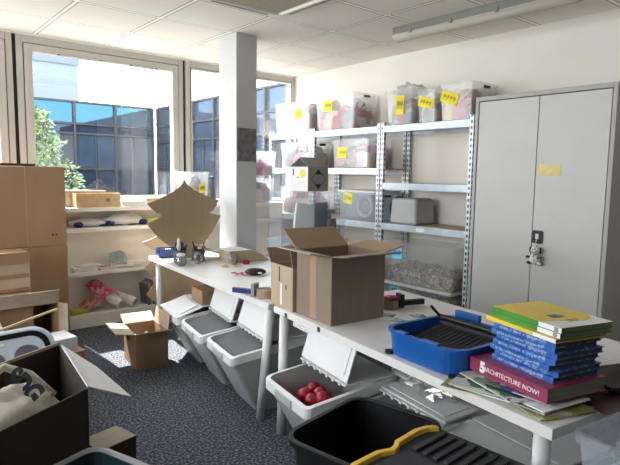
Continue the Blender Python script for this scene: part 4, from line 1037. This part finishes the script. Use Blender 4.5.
text_mesh('spine_number', '5', .055, M['white'], mb_, frame_mtx((-.1506, .118, .026), (0, -1, 0), (0, 0, 1)), bold=.003)
z += .0525
words = ('lowest', 'second from the bottom', 'third from the bottom', 'middle', 'third from the top', 'second from the top', 'topmost')
for i in range(7):
    dx = (.0, .008, -.006, .004, .010, -.004, .003)[i]; dy = (0, -.006, .008, .002, -.008, .006, 0)[i]
    b_ = book('blue_book', 'blue book with speckled spine in the stack on the magenta book, ' + words[i], (BC[0]+.020+dx, BC[1]-.02+dy), z, .235, .285, .0205, M['blue_cover'], M['pages_dark'], bkr + (0, 2, -2, 1, -1, 2, 0)[i], 'blue books in the stack')
    rs = random.Random(i+3); sp_ = MB(); yq = .115
    while yq > -.10:
        ln = rs.uniform(.004, .016); hgt = rs.uniform(.002, .0045)
        sp_.box(-.1183, yq-ln, .0103-hgt, -.1176, yq, .0103+hgt); yq -= ln + rs.choice((.003, .003, .012))
    sp_.build('spine_print', M['spine_ink'], b_)
    z += .0209
for i, (lab, cv, w, l, th, dx, dy) in enumerate((('thin yellow book lying directly on the blue books', 'yellow_cover', .25, .345, .015, .0, .025), ('green edged yellow book in the middle of the top three', 'green_cover', .25, .335, .019, .012, .012), ('topmost yellow book with a small picture on its cover', 'green_cover', .25, .335, .019, .014, .010))):
    b_ = book('yellow_book', lab, (BC[0]+.03+dx, BC[1]-.032+dy), z, w, l, th, M[cv], M['pages'], bkr-3, 'yellow books on top of the stack')
    MB().box(-w/2-.0008, -l/2, .001, -w/2-.0001, -l/2+.10, th-.001).build('white_spine_end', M['white'], b_)
    if i:
        for kk in range(3): MB().box(-w/2-.0016, -l/2+.012, .003+kk*.005, -w/2-.0007, -l/2+.03, .006+kk*.005).build('spine_print', M['ink'], b_)
    if i == 2:
        cov = MB().box(-w/2, -l/2+.10, th, w/2-.02, l/2, th+.0012); n = 10
        pl = [(-w/2, -l/2+.09), (w/2-.09, -l/2+.05)] + [(w/2-.09+.09*math.sin(R(9*k)), -l/2+.13-.08*math.cos(R(9*k))) for k in range(1, 11)] + [(w/2, l/2), (-w/2, l/2)]
        MB().slab([(x, y, th+.0006) for x, y in pl], .001).build('yellow_front', M['yellow_cover'], b_)
        MB().box(-w/2, -l/2, th+.0001, w/2, l/2, th+.0003).build('white_front', M['white'], b_)
        MB().box(-.045, -.06, th+.0012, .015, -.02, th+.0018).build('cover_picture', M['print_blue'], b_)
        MB().box(-.03, -.10, th+.0012, .03, -.092, th+.0016).box(-.03, -.115, th+.0012, .02, -.109, th+.0016).build('cover_text', M['green_cover'], b_)
    z += th + .0004
# papers right of the books
tag(MB().box(-.12, -.17, 0, .12, .17, .02).build('paper_stack', M['white'], loc=NT(.83, .20), rot=(0, 0, R(-28))), 'white paper stack on the table behind the books near the cabinet', 'paper')
tag(MB().slab([(-.10, -.15, .02), (.12, -.15, .045), (.12, .15, .045), (-.10, .15, .02)], .004).build('loose_sheet', M['white'], loc=NT(.86, .24), rot=(0, 0, R(-10))), 'loose white sheet on the paper stack near the cabinet', 'paper')
tag(MB().box(-.13, -.10, 0, .13, .10, .012).build('black_magazine', M['black_matte'], loc=NT(.56, .10, TZ+.0285), rot=(0, 0, R(-22))), 'black magazine sticking out right of the magenta book', 'magazine')
tag(MB().box(-.12, -.06, 0, .12, .06, .006).build('red_magazine', M['cover_red'], loc=NT(.36, .02, TZ+.0002), rot=(0, 0, R(4))), 'dark red magazine hanging over the table end', 'magazine')
tag(MB().box(-.08, -.08, 0, .08, .08, .014).build('green_booklet', M['scraps_purple'], loc=NT(.62, .10), rot=(0, 0, R(25))), 'green and white booklet behind the books on the table', 'booklet')

# ------------------------------------------------------------------ clear tub at the lower right
st = thing('low_stool', 'white stool carrying the clear tub in the lower right foreground', 'stool', (1.66, .40, 0), -8)
MB().box(-.17, -.14, .50, .17, .14, .535).build('seat', M['leg'], st, bevel=.005)
for sx in (-1, 1):
    for sy in (-1, 1): MB().cyl((sx*.15, sy*.12, 0), (sx*.14, sy*.11, .50), .018).build('leg', M['leg'], st)
ct = thing('clear_tub', 'clear plastic tub with black clips in the lower right foreground', 'storage box', (1.67, .405, .536), -8)
MB().loft(tubloft(.46, .36, .30, .03, .004, .03, .01, .02)).build('body', M['box_blue'], ct)
MB().loft([rrect(.47, .25, .03, .302, 0, -.06), rrect(.49, .26, .03, .306, 0, -.06), rrect(.49, .26, .03, .325, 0, -.06), rrect(.42, .2, .03, .328, 0, -.06)]).build('lid', M['box_blue'], ct)
MB().box(-.243, -.06, .255, -.232, .02, .285).build('clip', M['black'], ct, bevel=.003)
tag(MB().box(-.16, -.12, 0, .16, .12, .20).build('tub_contents', multi('blue speckled print', [(.2, .24, .36), (.5, .52, .56), (.12, .16, .3), (.6, .6, .6)], 60), loc=(1.67, .41, .542), rot=(0, 0, R(-8))), 'blue and grey speckled bag in the clear tub', 'bag')
tag(MB().tube([(0, 0, .03), (.01, .02, .08), (.03, .03, .10), (.05, .01, .06)], .022, 10).build('black_glove', M['teal'], loc=(1.60, .33, .865-.03)), 'dark green black glove lying on the clear tub lid', 'glove')

# ------------------------------------------------------------------ left foreground carton
lf = thing('foreground_carton', 'dark open carton holding a tote bag in the left foreground', 'box', (.45, 2.47, 0), 0)
Fc, Tc = Vector((.685, 2.27)), Vector((.755, 2.95)); ex = Vector((.87, .49)).normalized()*.62
cs_ = [Fc-ex, Fc, Tc, Tc-ex]; o_ = Vector((.45, 2.47)); cs_ = [c_-o_ for c_ in cs_]; h_ = .62
cen = sum(cs_, Vector((0, 0)))/4
lp_ = lambda k, z: [Vector((cen.x+(c_.x-cen.x)*k, cen.y+(c_.y-cen.y)*k, z)) for c_ in cs_]
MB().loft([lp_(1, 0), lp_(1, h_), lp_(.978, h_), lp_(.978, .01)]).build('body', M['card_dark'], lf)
f_, t_ = cs_[1], cs_[2]
MB().slab([(f_.x+.004, f_.y+.02, h_), (f_.x+.245, f_.y+.155, h_-.155), (t_.x+.165, t_.y-.07, h_-.14), (t_.x+.004, t_.y-.01, h_)], .006).build('flap', M['flap_white'], lf)
b0, b1_ = cs_[3], cs_[2]
MB().slab([(b0.x, b0.y, h_+.001), (b1_.x, b1_.y, h_+.001), (b1_.x, b1_.y, h_+.016), (b0.x, b0.y, h_+.016)], .007).build('rim_edge', M['card_light'], lf)
tb = thing('tote_bag', 'cream canvas tote bag with black lettering in the dark carton', 'bag', (.40, 2.43, .29), 20)
MB().blob((0, 0, .14), (.245, .21, .20), 34, 20, .22, 9, 12).build('bag_body', M['canvas'], tb, smooth=True)
MB().tube([(-.05, .02, .28), (.0, .10, .37), (.08, .13, .39), (.15, .06, .35), (.18, -.06, .27)], .018, 8).build('strap', M['canvas'], tb, smooth=True)
tg = MB().blob((.10, -.03, .10), (.13, .14, .13), 22, 12, .4, 8, 6).build('fold', M['canvas'], tb, smooth=True)
import bmesh
from mathutils.bvhtree import BVHTree
tbM = Matrix.Translation((.40, 2.43, .29)) @ Matrix.Rotation(R(20), 4, 'Z')
let = text_mesh('lettering', 'SDG', .105, M['black_crate'], tb, tbM.inverted() @ frame_mtx((.475, 2.435, .63), (.12, -.9, -.40), (.72, .33, .6)), depth=0, bold=.006)
body_ = tb.children[0].data
bv = BVHTree.FromPolygons([v.co.copy() for v in body_.vertices], [tuple(p.vertices) for p in body_.polygons])
bme_ = bmesh.new(); bme_.from_mesh(let.data); bmesh.ops.triangulate(bme_, faces=bme_.faces[:])
for _ in range(3):
    bmesh.ops.subdivide_edges(bme_, edges=[e for e in bme_.edges if e.calc_length() > .012], cuts=1); bmesh.ops.triangulate(bme_, faces=bme_.faces[:])
nn_ = (let.matrix_local.to_3x3() @ Vector((0, 0, 1))).normalized(); inv_ = let.matrix_local.inverted()
for v in bme_.verts:
    q_ = let.matrix_local @ v.co
    hit = bv.ray_cast(q_ + nn_*.3, -nn_)
    if hit[0] is not None: v.co = inv_ @ (hit[0] + hit[1]*.004)
bme_.to_mesh(let.data); bme_.free()
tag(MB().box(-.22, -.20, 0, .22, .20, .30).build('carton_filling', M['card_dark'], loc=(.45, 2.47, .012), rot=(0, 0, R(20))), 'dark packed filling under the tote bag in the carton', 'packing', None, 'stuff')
# pale blue grey case with round windows
ra = thing('plastic_case', 'pale blue grey plastic case with three round windows behind the dark carton', 'case', (.46, 3.20, .475), 6)
q = R(46)
cs = bpy.data.objects
bd = MB().loft([rrect(.68, .36, .10, 0, n=6), rrect(.70, .38, .11, .01, n=6), rrect(.70, .38, .11, .045, n=6), rrect(.66, .34, .10, .055, n=6)]).build('shell', M['bluegrey'], ra, rot=(q, 0, 0))
MB().loft([rrect(.635, .315, .09, .0555, n=6), rrect(.635, .315, .09, .059, n=6), rrect(.575, .255, .07, .059, n=6), rrect(.575, .255, .07, .0555, n=6), rrect(.635, .315, .09, .0555, n=6)], False, False).build('dark_border', M['black_crate'], bd)
for i in range(3):
    MB().cyl((-.19+.19*i, 0, .056), (-.19+.19*i, 0, .060), .072, n=28).build('round_window', M['smoke'], bd)
MB().box(-.02, .09, .056, .09, .105, .0605).build('white_label', M['white'], bd)
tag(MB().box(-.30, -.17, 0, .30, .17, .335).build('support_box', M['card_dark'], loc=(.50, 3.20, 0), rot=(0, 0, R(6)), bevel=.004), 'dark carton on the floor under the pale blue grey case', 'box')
# small things behind it
tag(MB().box(-.19, -.006, 0, .19, .006, .012).build('wooden_stick', M['wood'], loc=(.74, 3.62, .60), rot=(0, R(-13), R(4))), 'thin wooden stick leaning behind the blue grey case', 'stick')
tag(MB().slab([(-.1, -.1, 0), (.1, -.1, 0), (.1, .1, 0), (-.1, .1, 0)], .09).build('white_carton', M['bag_white'], loc=(.90, 3.62, .43), rot=(0, 0, R(8)), bevel=.003), 'small white box standing behind the blue grey case', 'box')
tag(MB().box(-.26, -.17, 0, .26, .17, .384).build('support_box', M['card'], loc=(.78, 3.66, 0), rot=(0, 0, R(4)), bevel=.004), 'brown carton on the floor under the small white box', 'box')
tag(MB().loft([[(.10*math.cos(a), .09*math.sin(a), 0) for a in [i*math.pi/6 for i in range(12)]], [(.07*math.cos(a)*(1+.2*math.sin(3*a)), .06*math.sin(a), .11) for a in [i*math.pi/6 for i in range(12)]], [(.015*math.cos(a)+.02, .01*math.sin(a), .22) for a in [i*math.pi/6 for i in range(12)]]]).build('plastic_bag', M['bag_white'], loc=(.57, 3.68, .385), smooth=True), 'white plastic bag with a peaked top behind the blue grey case', 'bag')
# floor box and teal crate
sb = carton('small_floor_carton', 'small dark carton with pale top on the floor beside the dark carton', (.865, 2.775, 0), 10, .21, .17, .0, None, M['card_dark']) if False else thing('small_floor_carton', 'small dark carton with pale top on the floor beside the dark carton', 'box', (.885, 2.62, 0), 14)
MB().box(-.10, -.085, 0, .10, .085, .195).build('body', M['card_dark'], sb, bevel=.003); MB().box(-.10, -.085, .196, .10, .085, .20).build('top', M['card_light'], sb)
tc_ = thing('teal_crate', 'dark teal plastic crate with grey rim at the bottom left edge', 'crate', (.539, 1.867, 0), 20)
MB().loft(tubloft(.36, .34, .44, .03, .006, .05)).build('body', M['teal'], tc_)
MB().loft([rrect(.40, .38, .06, .425), rrect(.41, .39, .06, .445), rrect(.37, .35, .05, .452), rrect(.355, .335, .048, .441), rrect(.40, .38, .06, .425)], False, False).build('rim', M['greyrim'], tc_)
tag(MB().box(-.15, -.14, 0, .15, .14, .30).build('teal_pack', M['teal'], loc=(.539, 1.867, .01), rot=(0, 0, R(20))), 'dark teal pack lying in the teal crate', 'pack')

# ------------------------------------------------------------------ light
w = bpy.data.worlds.new('sky'); SC.world = w; w.use_nodes = True
nt = w.node_tree; bg = nt.nodes['Background']
tcw = nt.nodes.new('ShaderNodeTexCoord'); spw = nt.nodes.new('ShaderNodeSeparateXYZ'); rw = nt.nodes.new('ShaderNodeValToRGB')
nt.links.new(tcw.outputs['Generated'], spw.inputs[0]); nt.links.new(spw.outputs[2], rw.inputs['Fac'])
rw.color_ramp.elements[0].color = (1, .985, .96, 1); rw.color_ramp.elements[1].color = (.72, .86, 1, 1)
nt.links.new(rw.outputs[0], bg.inputs['Color']); bg.inputs['Strength'].default_value = 7.5
sun = bpy.data.lights.new('sun', 'SUN'); sun.energy = 17; sun.angle = R(.6); sun.color = (1, .94, .84)
so = bpy.data.objects.new('sun', sun); COL.objects.link(so)
az, el = R(-4), R(54)
sd = Vector((math.sin(az)*math.cos(el), math.cos(az)*math.cos(el), math.sin(el)))
so.rotation_euler = sd.to_track_quat('Z', 'Y').to_euler(); so.location = (0, 8, 6)
for (x0, x1) in ((1.2, 2.87), (2.93, 4.48), (-.6, 1.12), (-2.5, -.7)):  # leftmost opening belongs to the added back-wall window
    la = bpy.data.lights.new('window_portal', 'AREA'); la.shape = 'RECTANGLE'; la.size = x1-x0; la.size_y = 1.6; la.cycles.is_portal = True
    lo_ = bpy.data.objects.new('window_portal', la); COL.objects.link(lo_); lo_.location = ((x0+x1)/2, D+.14, 1.97); lo_.rotation_euler = (R(-90), 0, 0)

la = bpy.data.lights.new('window_portal', 'AREA'); la.shape = 'RECTANGLE'; la.size = 6.0; la.size_y = 1.75; la.cycles.is_portal = True  # guides sky sampling through the added left windows
lo_ = bpy.data.objects.new('window_portal', la); COL.objects.link(lo_); lo_.location = (XL-.16, 2.87, 1.9); lo_.rotation_euler = (0, R(-90), 0); la.size, la.size_y = 1.75, 4.0
# ------------------------------------------------------------------ camera
cam = bpy.data.cameras.new('camera'); co = bpy.data.objects.new('camera', cam); COL.objects.link(co)
cam.sensor_fit = 'HORIZONTAL'; cam.sensor_width = 36; cam.lens = 538/620*36; cam.clip_start = .05; cam.clip_end = 200
P_, RO, YA = R(6.15), R(.83), R(39.8)
fw0 = Vector((math.sin(YA), math.cos(YA), 0)); rt0 = Vector((math.cos(YA), -math.sin(YA), 0)); up0 = Vector((0, 0, 1))
fw = fw0*math.cos(P_) - up0*math.sin(P_); up1 = up0*math.cos(P_) + fw0*math.sin(P_)
rt = rt0*math.cos(RO) + up1*math.sin(RO); up = up1*math.cos(RO) - rt0*math.sin(RO)
mw_ = Matrix((rt, up, -fw)).transposed().to_4x4(); mw_.translation = Vector((0, 0, 1.53)); co.matrix_world = mw_
SC.camera = co

SC.view_settings.view_transform = 'Standard'; SC.view_settings.look = 'None'; SC.view_settings.gamma = 1; SC.view_settings.use_curve_mapping = False
SC.view_settings.exposure = 0.85
cy = SC.cycles
cy.use_denoising = True; cy.max_bounces = 12; cy.diffuse_bounces = 8; cy.transparent_max_bounces = 24; cy.caustics_reflective = False; cy.caustics_refractive = False; cy.sample_clamp_indirect = 8
